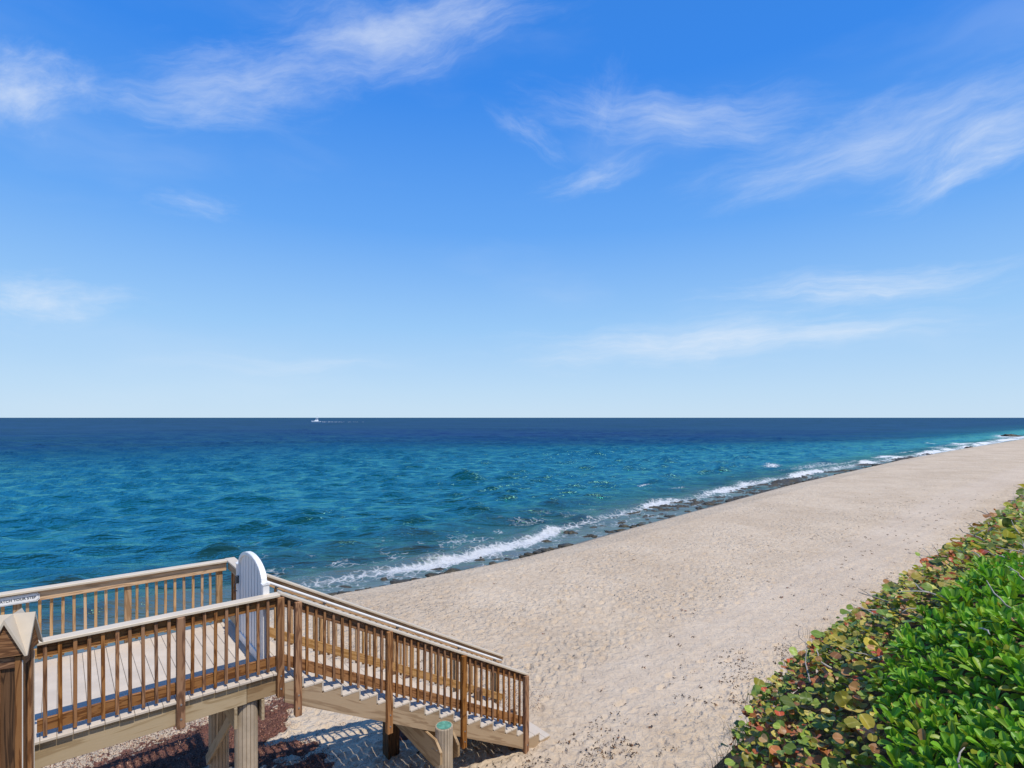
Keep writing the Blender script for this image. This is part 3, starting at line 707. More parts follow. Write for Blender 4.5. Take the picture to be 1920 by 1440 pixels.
# ------------------------------------------------------------------ post with a four-gabled cap at the left end of the near railing
lp = empty('lantern_post', (-5.125, 5.60, DECKZ), ROTZ + R(-19))
tag(lp, 'brown boxed post with cream four-gabled cap at the left end of the near railing', 'post')
def gable_post():
    w = 0.25; zb = CAMZ - 2.40 - DECKZ; z0 = -1.6; h = zb - z0
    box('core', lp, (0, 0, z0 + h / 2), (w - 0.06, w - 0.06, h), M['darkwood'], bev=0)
    for sx in (-1, 1):
        for sy in (-1, 1):
            box('stile', lp, (sx * (w / 2 - 0.032), sy * (w / 2 - 0.032), z0 + h / 2 - 0.02), (0.064, 0.064, h), M['rail_z'], bev=0.005)
            box('trim_strip', lp, (sx * (w / 2 + 0.001), sy * (w / 2 + 0.001), z0 + h / 2 - 0.06), (0.007, 0.007, h), M['whitestrip'], bev=0)
    for ax in (0, 1):
        for sg in (-1, 1):
            box('top_bar', lp, (sg * (w / 2 - 0.03) if ax == 0 else 0, 0 if ax == 0 else sg * (w / 2 - 0.03), zb - 0.07), (0.05, 0.124, 0.12) if ax == 0 else (0.124, 0.05, 0.12), M['rail_y' if ax == 0 else 'rail_x'])
    # cross-gable roof, 12 mm board
    e = 0.185; H = 0.385; bm = bmesh.new(); th = 0.02
    for k in range(4):
        rot = Matrix.Rotation(k * math.pi / 2, 3, 'Z')
        P = lambda x, y, z: bm.verts.new(rot @ Vector((x, y, z)))
        for sg in (-1, 1):
            top = [P(0, 0, H), P(0, -e, H), P(sg * e, -e, 0)]
            bot = [P(0, 0, H - th * 2.4), P(0, -e, H - th * 2.4), P(sg * (e - th * 1.1), -e, 0)]
            bm.faces.new(top); bm.faces.new(bot)
            bm.faces.new((top[1], top[2], bot[2], bot[1]))
    bmesh.ops.remove_doubles(bm, verts=bm.verts, dist=0.0005); bmesh.ops.recalc_face_normals(bm, faces=bm.faces)
    me = bpy.data.meshes.new('gable_cap'); bm.to_mesh(me); bm.free(); cap = obj('gable_cap', me, M['cap'], lp, (0, 0, zb))
    for k in range(4):
        me = prism_mesh('gable_panel', [(-e + 0.028, 0.003), (e - 0.028, 0.003), (0, H - 0.058)], 0.012)
        a = k * math.pi / 2; obj('gable_panel', me, M['rail_x'], cap, (math.sin(a) * (e - 0.035), -math.cos(a) * (e - 0.035), 0), (0, 0, a))
gable_post()

# ------------------------------------------------------------------ sign on the far railing
def sign():
    hx, hz, c = 0.335, 0.060, 0.022
    s_c, n_c = -0.552, NF - 0.085
    root = empty('warning_sign', (*xy_of(s_c, n_c), CAPZ - 0.118), ROTZ)
    tag(root, 'white notched sign reading please watch your step on the far railing', 'sign')
    def notched(hx, hz, c):
        return [(-hx + c, -hz), (hx - c, -hz), (hx - c, -hz + c * .5), (hx, -hz + c * 1.2), (hx, hz - c * 1.2), (hx - c, hz - c * .5), (hx - c, hz), (-hx + c, hz), (-hx + c, hz - c * .5), (-hx, hz - c * 1.2), (-hx, -hz + c * 1.2), (-hx + c, -hz + c * .5)]
    obj('plate', prism_mesh('plate', notched(hx, hz, c), 0.010), M['white'], root)
    o = notched(hx - 0.008, hz - 0.008, c); i = notched(hx - 0.011, hz - 0.011, c); n = len(o)
    me = mesh_np('border', [(x, -0.0065, z) for x, z in o + i], [(k, (k + 1) % n, n + (k + 1) % n, n + k) for k in range(n)])
    obj('border_line', me, M['signink'], root)
    cu = bpy.data.curves.new('t', 'FONT'); cu.body = 'PLEASE WATCH YOUR STEP'; cu.size = 0.046; cu.align_x = 'CENTER'; cu.align_y = 'CENTER'; cu.offset = 0.0012; cu.space_character = 1.03
    to = bpy.data.objects.new('t', cu); COL.objects.link(to)
    dg = bpy.context.evaluated_depsgraph_get(); me = bpy.data.meshes.new_from_object(to.evaluated_get(dg)); bpy.data.objects.remove(to)
    lt = obj('lettering', me, None, root, (0, -0.0068, 0), (R(90), 0, 0)); me.materials.clear(); me.materials.append(M['signink'])
sign()

# ------------------------------------------------------------------ shore rocks
def rock_mat():
    t = NT('dark reef rock'); tc = t.n('TexCoord'); g = t.n('NewGeometry'); P = g.outputs['Position']
    a = t.noise(P, 5, 6, 0.7); b = t.noise(P, 25, 4, 0.7)
    col = t.ramp(a, [(0.3, (0.018, 0.016, 0.011)), (0.52, (0.06, 0.05, 0.028)), (0.72, (0.13, 0.105, 0.055))])
    t.setp(base=col, rough=0.55, spec=0.4, normal=t.bump(t.math('ADD', a, t.math('MULTIPLY', b, 0.5)), 0.9, 0.06)); return t.mat
M['rock'] = rock_mat()
def rock_mesh(seed, r, flat):
    bm = bmesh.new(); bmesh.ops.create_icosphere(bm, subdivisions=4, radius=1.0)
    co = np.array([v.co[:] for v in bm.verts]); g = np.random.default_rng(seed)
    o = g.uniform(0, 50, 3)
    d = 0.35 + 1.1 * fbm(co[:, 0] * 1.9 + o[0] + co[:, 2], co[:, 1] * 1.9 + o[1] - co[:, 2], seed, 4) + 0.5 * (np.abs(fbm(co[:, 0] * 5 + o[2] + co[:, 2] * 2, co[:, 1] * 5 + co[:, 2] * 4, seed + 9, 3) - 0.5) * 2 - 0.25)
    co = co * d[:, None] * np.array([r * 1.1, r * 0.85, r * flat])
    for v, c in zip(bm.verts, co): v.co = c
    for f_ in bm.faces: f_.smooth = True
    me = bpy.data.meshes.new('rock'); bm.to_mesh(me); bm.free(); me.materials.append(M['rock']); return me
ordw = ['first', 'second', 'third', 'fourth', 'fifth', 'sixth', 'seventh', 'eighth', 'ninth', 'tenth', 'eleventh', 'twelfth', 'thirteenth', 'fourteenth', 'fifteenth', 'sixteenth', 'seventeenth',
        'eighteenth', 'nineteenth', 'twentieth', 'twenty-first', 'twenty-second', 'twenty-third', 'twenty-fourth', 'twenty-fifth', 'twenty-sixth', 'twenty-seventh', 'twenty-eighth', 'twenty-ninth', 'thirtieth', 'thirty-first', 'thirty-second', 'thirty-third', 'thirty-fourth', 'thirty-fifth', 'thirty-sixth']
rocks_px = [(945, 1033, 11), (985, 1036, 6), (1024, 1013, 17), (1069, 997, 28), (1098, 1004, 8), (1109, 1003, 20), (1115, 988, 20), (1146, 997, 26), (1165, 978, 26), (1190, 984, 10), (1212, 973, 14), (1236, 972, 16), (1256, 968, 28), (1290, 958, 13),
            (1312, 953, 22), (1330, 945, 24), (1342, 950, 14), (1368, 938, 15), (1387, 936, 18), (1413, 924, 16), (1445, 920, 18), (1462, 914, 12), (1484, 908, 18), (1512, 905, 12), (1545, 901, 24), (1561, 897, 26), (1592, 890, 14), (1616, 886, 22), (1640, 881, 16), (1655, 875, 34),
            (1690, 870, 16), (1720, 865, 14), (1817, 840, 18), (1893, 818, 26)]
for i, (u, v, w) in enumerate(sorted(rocks_px)):
    x, y = at(u, v, 0.05); r = max(0.16, w / F * y * 0.46)
    o = obj('shore_rock', rock_mesh(300 + i, r * 1.12, 0.36 if w < 20 else 0.30), None, None, (x, y, -0.04), (0, 0, i * 1.7))
    tag(o, 'dark wet reef rock at the waterline, %s from the staircase' % ordw[i], 'rock', 'dark rocks along the waterline')
# flat rock shelf and small stones nobody could count
def rubble():
    V = []; T = []; k = 0
    base = bmesh.new(); bmesh.ops.create_icosphere(base, subdivisions=2, radius=1.0)
    bv = np.array([v.co[:] for v in base.verts]); bt = np.array([[v.index for v in f_.verts] for f_ in base.faces]); base.free()
    g = np.random.default_rng(77)
    for _ in range(420):
        s = g.choice([g.uniform(6, 24), g.uniform(24, 70), g.uniform(70, 150)]); b = float(berm(s)); 
        if fbm(np.array([s * 0.11]), np.array([3.0]), 505, 3)[0] < 0.42: continue
        n = b + abs(g.normal(3.0, 1.3)) + 0.6; n = min(n, float(foamline(s)) - 0.3 + g.uniform(0, 1.0)) if s > 20 else n
        z = max(float(beach_z(np.array([s]), np.array([n]))[0]), -0.12); x, y = xy_of(s, n); r = abs(g.normal(0.0, 0.13)) + 0.06 + s * 0.001
        sc = bv * (0.55 + 0.8 * g.random((len(bv), 1))) * np.array([r * g.uniform(0.8, 1.9), r * g.uniform(0.7, 1.3), r * g.uniform(0.3, 0.55)])
        V.append(sc + np.array([x, y, z + 0.03])); T.append(bt + k); k += len(bv)
    me = mesh_np('rubble', np.concatenate(V), None, np.concatenate(T)); o = obj('shore_rubble', me, M['rock']); tag(o, 'small dark stones and reef rubble strewn along the waterline', 'rubble', kind='stuff')
rubble()

def reef():
    ss = np.concatenate([np.arange(5, 60, 0.16), np.arange(60, 260, 0.6)]); tt = np.linspace(0, 1, 46)
    S_, T_ = np.meshgrid(ss, tt); S_ = S_.ravel(); T_ = T_.ravel()
    n0 = berm(S_) + 1.6; n1 = np.maximum(foamline(S_) + 0.4, n0 + 2.2); n = n0 + (n1 - n0) * T_
    rid = 1 - np.abs(fbm(S_ * 0.9, n * 1.3, 1201, 4) - 0.5) * 4; fine = fbm(S_ * 3.5, n * 3.5, 1221, 3) - 0.5
    msk = fbm(S_ * 0.14, n * 0.5, 1241, 3) * 0.55 + 0.30 * sstep(26, 44, S_) * (1 - sstep(130, 210, S_))
    z = -0.42 + 0.34 * rid + 0.22 * fine + 1.15 * (msk - 0.42); z = np.minimum(z, 0.30) - 0.5 * (sstep(0.85, 1.0, T_))
    x, y = xy_of(S_, n); me = mesh_np('reef_ledge', np.stack([x, y, z], 1), grid_quads(len(tt), len(ss))); o = obj('reef_ledge', me, M['rock']); tag(o, 'low dark reef ledge breaking the surface between the sand and the surf', 'reef', kind='stuff')
reef()

# ------------------------------------------------------------------ seaweed and litter on the sand
def attr_mat(name, rough=0.8, trans=0.0):
    t = NT(name); a = t.n('Attribute', attribute_name='col'); t.setp(base=a.outputs['Color'], rough=rough, spec=0.25)
    return t.mat
M['weed'] = attr_mat('dried sargassum weed', 0.85); M['litter'] = attr_mat('dry leaf litter', 0.8)
def gz(x, y):
    x = np.asarray(x, float); y = np.asarray(y, float); s, n = sn_of(x, y); return ground_z(s, n) + sand_detail(x, y, s, n)
def bits(name, pts, size, cols, mat, label, cat, lift=0.03, seed=1, flatness=0.5):
    g = np.random.default_rng(seed); N = len(pts); V = np.zeros((N, 5, 3)); C = np.zeros((N, 5, 3))
    an = g.uniform(0, 6.28, N); L = size * g.uniform(0.5, 1.6, N); Wd = L * g.uniform(0.12, 0.45, N); tl = g.normal(0, flatness, N); tw = g.normal(0, flatness, N)
    ax = np.stack([np.cos(an) * np.cos(tl), np.sin(an) * np.cos(tl), np.sin(tl)], 1); sd = np.stack([-np.sin(an) * np.cos(tw), np.cos(an) * np.cos(tw), np.sin(tw)], 1)
    P = np.asarray(pts) + np.stack([np.zeros(N), np.zeros(N), lift * g.random(N)], 1)
    V[:, 0] = P - ax * L[:, None] * .5; V[:, 1] = P - sd * Wd[:, None] * .5; V[:, 2] = P + ax * L[:, None] * .5; V[:, 3] = P + sd * Wd[:, None] * .5
    V[:, 4] = P + np.stack([np.zeros(N), np.zeros(N), L * 0.16], 1)
    ci = g.integers(0, len(cols), N); cc = np.array(cols)[ci] * g.uniform(0.6, 1.35, (N, 1)); C[:] = cc[:, None, :]
    b = np.arange(N)[:, None] * 5; T = np.concatenate([b + np.array([[0, 1, 4]]), b + np.array([[1, 2, 4]]), b + np.array([[2, 3, 4]]), b + np.array([[3, 0, 4]])])
    me = mesh_np(name, V.reshape(-1, 3), None, T); attr_c(me, 'col', C.reshape(-1, 3)); o = obj(name, me, mat); tag(o, label, cat, kind='stuff'); return o
def seaweed():
    g = np.random.default_rng(21); M_ = 290000
    s = g.uniform(-7, 9, M_); n = g.uniform(7.6, 15.5, M_)
    d = fbm(s * 0.42 + 3, n * 0.75, 611, 4) + 0.16 * (fbm(s * 2.2, n * 2.2, 633, 3) - 0.5)
    band = np.exp(-((n - 10.6 - 0.05 * s) / 2.2) ** 2) * (1 - sstep(6.0, 9.0, s))
    # clear sand round the stair piling, weed to its left
    hole = np.exp(-((s - 4.9) / 1.9) ** 2 - ((n - 8.4) / 1.7) ** 2)
    den = sstep(0.42, 0.50, d + 0.28 * band - 0.08 - 0.60 * hole)
    keep = g.random(M_) < den * np.clip(band * 1.8, 0, 1) * 0.85
    s, n, d = s[keep], n[keep], d[keep]
    x, y = xy_of(s, n); z = gz(x, y) + 0.035 + np.clip((d - 0.42) * 0.6, 0, 0.12) * g.random(len(s))
    weed = bits('sargassum_seaweed', np.stack([x, y, z], 1), 0.034, [(0.17, 0.066, 0.042), (0.24, 0.105, 0.066), (0.10, 0.040, 0.027), (0.34, 0.19, 0.12), (0.06, 0.026, 0.019)], M['weed'],
         'reddish brown drift seaweed heaped on the sand below the boardwalk', 'seaweed', 0.05, 3, 0.7)
    gs, gn = np.meshgrid(np.arange(-7, 9, 0.07), np.arange(7.6, 15.5, 0.07)); gs = gs.ravel(); gn = gn.ravel()
    d = fbm(gs * 0.42 + 3, gn * 0.75, 611, 4) + 0.16 * (fbm(gs * 2.2, gn * 2.2, 633, 3) - 0.5); band = np.exp(-((gn - 10.6 - 0.05 * gs) / 2.2) ** 2) * (1 - sstep(6.0, 9.0, gs))
    hole = np.exp(-((gs - 4.9) / 1.9) ** 2 - ((gn - 8.4) / 1.7) ** 2); den = sstep(0.42, 0.50, d + 0.28 * band - 0.08 - 0.60 * hole) * np.clip(band * 1.8, 0, 1)
    x, y = xy_of(gs, gn); z = gz(x, y) - 0.05 + 0.11 * den * (0.5 + 0.5 * fbm(gs * 6, gn * 6, 655, 3)); na = len(np.arange(-7, 9, 0.07)); nr = len(np.arange(7.6, 15.5, 0.07))
    qd = grid_quads(nr, na, None)[:, ::-1]; qd = qd[(den[qd] > 0.25).all(1)]; V, qd, (cc,) = compact(np.stack([x, y, z], 1), qd, fbm(gs * 5, gn * 5, 667, 3))
    me = mesh_np('weed_mat', V, qd); smooth(me); attr_c(me, 'col', np.array([0.15, 0.066, 0.044]) * (0.5 + cc[:, None])); wm = obj('weed_mat', me, M['weed'], weed); wm['kind'] = 'stuff'
    # scattered black weed on the sand at the stair foot and along the dune foot
    M_ = 30000; s = g.uniform(2, 16, M_); n = g.uniform(5.0, 8.6, M_); d = fbm(s * 1.1, n * 1.6, 711, 4)
    toe = dune_crest(s) + 2.6
    keep = g.random(M_) < sstep(0.55, 0.68, d) * np.exp(-((n - toe - 1.3 - 0.25 * np.maximum(7.5 - s, -2)) / 0.9) ** 2) * 0.4
    s, n = s[keep], n[keep]; x, y = xy_of(s, n)
    bits('dry_weed', np.stack([x, y, gz(x, y)], 1), 0.06, [(0.03, 0.018, 0.012), (0.06, 0.035, 0.02), (0.14, 0.07, 0.03), (0.02, 0.012, 0.01)], M['weed'], 'dark scraps of dry weed scattered on the sand at the stair foot', 'seaweed', 0.04, 5)
    # sparse scraps over the beach
    M_ = 260; s = g.uniform(4, 60, M_); n = dune_crest(s) + 3 + np.abs(g.normal(0, 4.0, M_)); x, y = xy_of(s, n); ok = (n < berm(s)) & (n > 6.0)
    x, y = x[ok], y[ok]
    P = np.concatenate([np.stack([x + g.normal(0, .04, len(x)), y + g.normal(0, .04, len(x)), gz(x, y)], 1) for _ in range(5)])
    bits('beach_scraps', P, 0.07, [(0.05, 0.03, 0.02), (0.12, 0.06, 0.03), (0.2, 0.08, 0.04), (0.03, 0.02, 0.015)], M['litter'], 'small dry leaves and weed scraps dotted over the beach', 'litter', 0.03, 8)
seaweed()
# ------------------------------------------------------------------ far boat
def boat():
    x, y = at(592, 791.3, 0)
    root = empty('sport_fishing_boat', (x, y, -0.2), R(186)); tag(root, 'small white sport fishing boat with tall tower far out near the horizon', 'boat')
    t = NT('white gelcoat'); t.setp(base=(0.85, 0.86, 0.88), rough=0.3); wm = t.mat
    t = NT('dark boat glass'); t.setp(base=(0.03, 0.04, 0.05), rough=0.1); gm = t.mat
    L = 18.0; bm = bmesh.new(); rows = []
    for k in range(9):
        f_ = k / 8; xx = (f_ - 0.5) * L; b = 2.6 * (1 - max(0, (f_ - 0.45) / 0.55) ** 2.2) + 0.03; sh = 1.7 + 1.5 * max(0, f_ - 0.3) ** 1.5 * 1.4
        rows.append([bm.verts.new((xx - (0 if k < 8 else 1.2), -b * 0.75, -0.3)), bm.verts.new((xx, -b, sh)), bm.verts.new((xx, b, sh)), bm.verts.new((xx - (0 if k < 8 else 1.2), b * 0.75, -0.3))])
    for a_, b_ in zip(rows, rows[1:]):
        for k in range(3): bm.faces.new((a_[k], a_[k + 1], b_[k + 1], b_[k]))
    bm.faces.new(rows[0]); bm.faces.new(list(reversed(rows[-1]))); bmesh.ops.recalc_face_normals(bm, faces=bm.faces)
    me = bpy.data.meshes.new('hull'); bm.to_mesh(me); bm.free(); obj('hull', me, wm, root)
    obj('cabin', prism_mesh('cabin', [(-4.5, 1.7), (3.5, 1.9), (1.0, 3.6), (-4.2, 3.7)], 3.8), wm, root)
    obj('windscreen', prism_mesh('windscreen', [(3.0, 2.3), (1.25, 3.5), (1.1, 3.5), (2.7, 2.3)], 3.84), gm, root)
    obj('flybridge', prism_mesh('flybridge', [(-4.2, 3.7), (0.4, 3.7), (-0.2, 4.9), (-4.0, 4.9)], 3.2), wm, root)
    obj('hardtop', prism_mesh('hardtop', [(-4.6, 6.7), (-0.2, 6.7), (-0.4, 6.95), (-4.5, 6.95)], 3.2), wm, root)
    for sx in (-4.0, -0.8):
        for sy in (-1, 1): obj('tower_leg', tube_mesh('leg', [(sx, sy * 1.5, 4.6), (sx * 0.55 - 1.0, sy * 0.7, 9.6)], [0.14, 0.12], 5), wm, root)
    obj('tower_top', prism_mesh('tower_top', [(-3.4, 9.4), (-1.2, 9.4), (-1.2, 10.3), (-3.4, 10.3)], 1.6), wm, root)
    for sy in (-1, 1): obj('outrigger', tube_mesh('outrigger', [(-2.0, sy * 2.2, 3.5), (-5.0, sy * 5.5, 15.5)], [0.13, 0.07], 5), wm, root)
    V = []; Q = []; g = np.random.default_rng(2); k = 0
    for i in range(26):
        x0 = -11 - i * 3.1 - g.uniform(0, 2); w = 0.9 + 0.05 * i; l = g.uniform(1.6, 3.8); yy = g.normal(0, 0.4 + i * 0.05)
        if i > 9 and g.random() < 0.45: continue
        hgt = 0.55 * math.exp(-i / 9) + 0.1
        V += [(x0, yy - w, 0.22), (x0 - l, yy - w, 0.22), (x0 - l, yy + w, 0.22), (x0, yy + w, 0.22), (x0 - l / 2, yy, 0.22 + hgt)]
        Q += [(k, k + 1, k + 4), (k + 1, k + 2, k + 4), (k + 2, k + 3, k + 4), (k + 3, k, k + 4)]; k += 5
    me = mesh_np('wake', V, None, Q); t = NT('wake foam'); t.setp(base=(0.6, 0.65, 0.7), rough=0.9)
    w = obj('boat_wake', me, t.mat, None, root.location, (0, 0, R(186))); tag(w, 'broken white wake trailing behind the far boat', 'wake', kind='stuff')
boat()

# ------------------------------------------------------------------ dune plants
def leaf_mat(name, use_obj):
    t = NT(name)
    if use_obj: c = t.n('ObjectInfo').outputs['Color']
    else: c = t.n('Attribute', attribute_name='col').outputs['Color']
    tc = t.n('TexCoord'); lu = t.n('Attribute', attribute_name='lu')
    rib = t.mr(lu.outputs['Fac'], 0.0, 0.13, 1.0, 0.0)
    hs = t.n('HueSaturation'); t.l(c, hs.inputs['Color']); hs.inputs['Value'].default_value = 1.7; hs.inputs['Saturation'].default_value = 0.8
    g = t.n('NewGeometry'); sp = t.noise(g.outputs['Position'], 30, 4, 0.6)
    col = t.mix(t.math('MULTIPLY', rib, 0.45), c, hs.outputs[0])
    col = t.mix(t.mr(sp, 0.4, 0.75, 0, 0.45), col, t.mix(1.0, col, (0.72, 0.66, 0.5), 'MULTIPLY'))
    t.setp(base=col, rough=0.40, spec=0.28)
    tr = t.n('BsdfTranslucent'); t.l(t.mix(1.0, col, (1.15, 1.25, 0.55), 'MULTIPLY'), tr.inputs['Color'])
    mx = t.n('MixShader'); mx.inputs[0].default_value = 0.30; t.l(t.bsdf.outputs[0], mx.inputs[1]); t.l(tr.outputs[0], mx.inputs[2]); t.l(mx.outputs[0], t.out.inputs['Surface'])
    return t.mat
M['leaf'] = leaf_mat('living leaf', True); M['leafm'] = leaf_mat('living leaf mass', False)
def spat_leaf(curl, cup, seed):
    """fleshy spatula leaf along +x, unit length; returns verts, quads, |u| across"""
    rows = [(0, .05), (.18, .075), (.38, .13), (.58, .185), (.78, .205), (.92, .15), (1.0, .05)]
    V = []; U = []
    for x, w in rows:
        ang = curl * x * x; xx = x * (1 - 0.12 * abs(curl)); zz = -0.5 * curl * x * x
        for u in (-1, -.5, 0, .5, 1):
            V.append((xx, u * w * (1 - 0.15 * cup * abs(u)), zz + cup * w * (abs(u) ** 1.5) * 0.9)); U.append(abs(u))
    Q = [(r * 5 + c, (r + 1) * 5 + c, (r + 1) * 5 + c + 1, r * 5 + c + 1) for r in range(6) for c in range(4)]
    return np.array(V), np.array(Q), np.array(U)
def round_leaf(fold, wav, seed):
    g = np.random.default_rng(seed); V = [(0, 0, 0)]; U = [0.0]; Q = []; n = 14
    rings = (0.5, 1.0)
    for r in rings:
        for k in range(n):
            a = 2 * math.pi * k / n; rr = r * (0.5 if r < 1 else 0.5) * (1.0 - (0.16 if k == n // 2 else 0))
            x = 0.48 + math.cos(a) * rr * 0.96; y = math.sin(a) * rr
            V.append((x, y, fold * abs(y) * 0.55 + wav * math.sin(a * 3 + seed) * r * r * 0.07 - 0.12 * (x - 0.5) ** 2)); U.append(min(abs(y) * 1.6, 1))
    V[0] = (0.48, 0, 0); T = [(0, 1 + k, 1 + (k + 1) % n) for k in range(n)]
    Q = [(1 + k, 1 + n + k, 1 + n + (k + 1) % n, 1 + (k + 1) % n) for k in range(n)]
    return np.array(V), np.array(Q), np.array(T), np.array(U)
SP = [spat_leaf(c, u, 0) for c, u in ((0.25, 0.55), (0.55, 0.35), (-0.15, 0.75), (0.4, 0.9))]
RL = [round_leaf(f_, w, i) for i, (f_, w) in enumerate(((0.15, 0.6), (0.45, 1.0), (-0.1, 1.4), (0.8, 0.5)))]
def as_mesh(V, Q, U, T=None):
    me = mesh_np('leaf', V, Q, T); smooth(me); attr_f(me, 'lu', U); me.materials.append(M['leaf']); return me
SPM = [as_mesh(v, q, u) for v, q, u in SP]; RLM = [as_mesh(v, q, u, t_) for v, q, t_, u in RL]
def frame(dirv, up):
    x = Vector(dirv).normalized(); y = Vector(up).cross(x)
    if y.length < 1e-4: y = Vector((0, 1, 0)).cross(x)
    y.normalize(); z = x.cross(y); return Matrix((x, y, z)).transposed()
M['twig'] = plain('grey driftwood twig', (0.36, 0.32, 0.28), 0.85, 0.15, 0.3, 20, 0.4, 0.2)
M['stem'] = plain('green brown stem', (0.12, 0.11, 0.05), 0.8, 0.2, 0.3, 20, 0.3, 0.2)
def px_size(p, size):
    return size * F / max(p[1], 0.3)
def in_view(p):
    if p[1] < 0.8: return False
    u = CX + F * p[0] / p[1]; v = HY + F * (CAMZ - p[2]) / p[1]
    return -60 < u < 1990 and v < 1500
class Shrub:
    def __init__(s, name, label, cat, group, cx, cy):
        z = float(gz(np.array([cx]), np.array([cy]))[0]); s.o = empty(name, (cx, cy, z)); s.c = Vector((cx, cy, z)); tag(s.o, label, cat, group); s.leaves = []; s.twigs = []
    def add(s, base, mat3, size, idx, kind, col): s.leaves.append((base, mat3, size, idx, kind, col))
    def build(s, limit=300):
        s.leaves.sort(key=lambda l: -(px_size(l[0], l[2]) if in_view(l[0]) else 0))
        ind = [l for l in s.leaves[:limit] if px_size(l[0], l[2]) > 11 and in_view(l[0])]; k = len(ind)
        rest = s.leaves[k:]
        for b, m3, size, idx, kind, col in ind:
            o = bpy.data.objects.new('leaf', (SPM if kind == 's' else RLM)[idx]); COL.objects.link(o); o.parent = s.o
            o.matrix_basis = Matrix.Translation(b - s.c) @ (m3.to_4x4()) @ Matrix.Scale(size, 4); o.color = (*col, 1)
        VV = []; QQ = []; TT = []; CC = []; UU = []; kv = 0
        for b, m3, size, idx, kind, col in rest:
            if kind == 's': v, q, u = SP[idx]; tt = None
            else: v, q, tt, u = RL[idx]
            w = (v * size) @ np.array(m3.transposed()) + np.array(b - s.c)
            VV.append(w); QQ.append(q + kv); UU.append(u); CC.append(np.tile(col, (len(v), 1)))
            if tt is not None: TT.append(tt + kv)
            kv += len(v)
        if VV:
            me = mesh_np('foliage', np.concatenate(VV), np.concatenate(QQ), np.concatenate(TT) if TT else None); smooth(me)
            attr_c(me, 'col', np.concatenate(CC)); attr_f(me, 'lu', np.concatenate(UU)); f_ = obj('foliage', me, M['leafm'], s.o); f_['kind'] = 'stuff'
        for nm, pts, r0, r1, mt in s.twigs:
            rr = np.linspace(r0, r1, len(pts)); obj(nm, tube_mesh(nm, [tuple(Vector(p) - s.c) for p in pts], rr, 6), M[mt], s.o)
def canopy_z(s, n): return CAMZ - float(canopy_h(np.array([s]), np.array([n]))[0])
def canopy_normal(s, n):
    e = 0.25; dzs = (canopy_z(s + e, n) - canopy_z(s - e, n)) / (2 * e); dzn = (canopy_z(s, n + e) - canopy_z(s, n - e)) / (2 * e)
    nx = -dzs * DV[0] - dzn * NV[0]; ny = -dzs * DV[1] - dzn * NV[1]; return Vector((nx, ny, 1)).normalized()
def nz1(x, y, seed): return float(fbm(np.array([x]), np.array([y]), seed, 3)[0])
def is_scaevola_v(s, n):
    q = n - dune_crest(np.maximum(s, 1.5)) + 2.45
    lim = np.interp(s, [2, 4.2, 6.4, 8.0, 9.0], [2.15, 1.95, 1.2, 0.4, -2.5]) + 0.9 * (fbm(s * 0.9, n * 0.9, 811, 3) - 0.5)
    return q < lim
GR = random.Random(5)
def twig_path(p0, heading, length, seg=7, droop=0.0, wob=0.35):
    pts = [Vector(p0)]; h = Vector(heading).normalized()
    for i in range(seg):
        h = (h + Vector((GR.gauss(0, wob), GR.gauss(0, wob), GR.gauss(0, wob * 0.5) - droop))).normalized(); pts.append(pts[-1] + h * length / seg)
    return pts
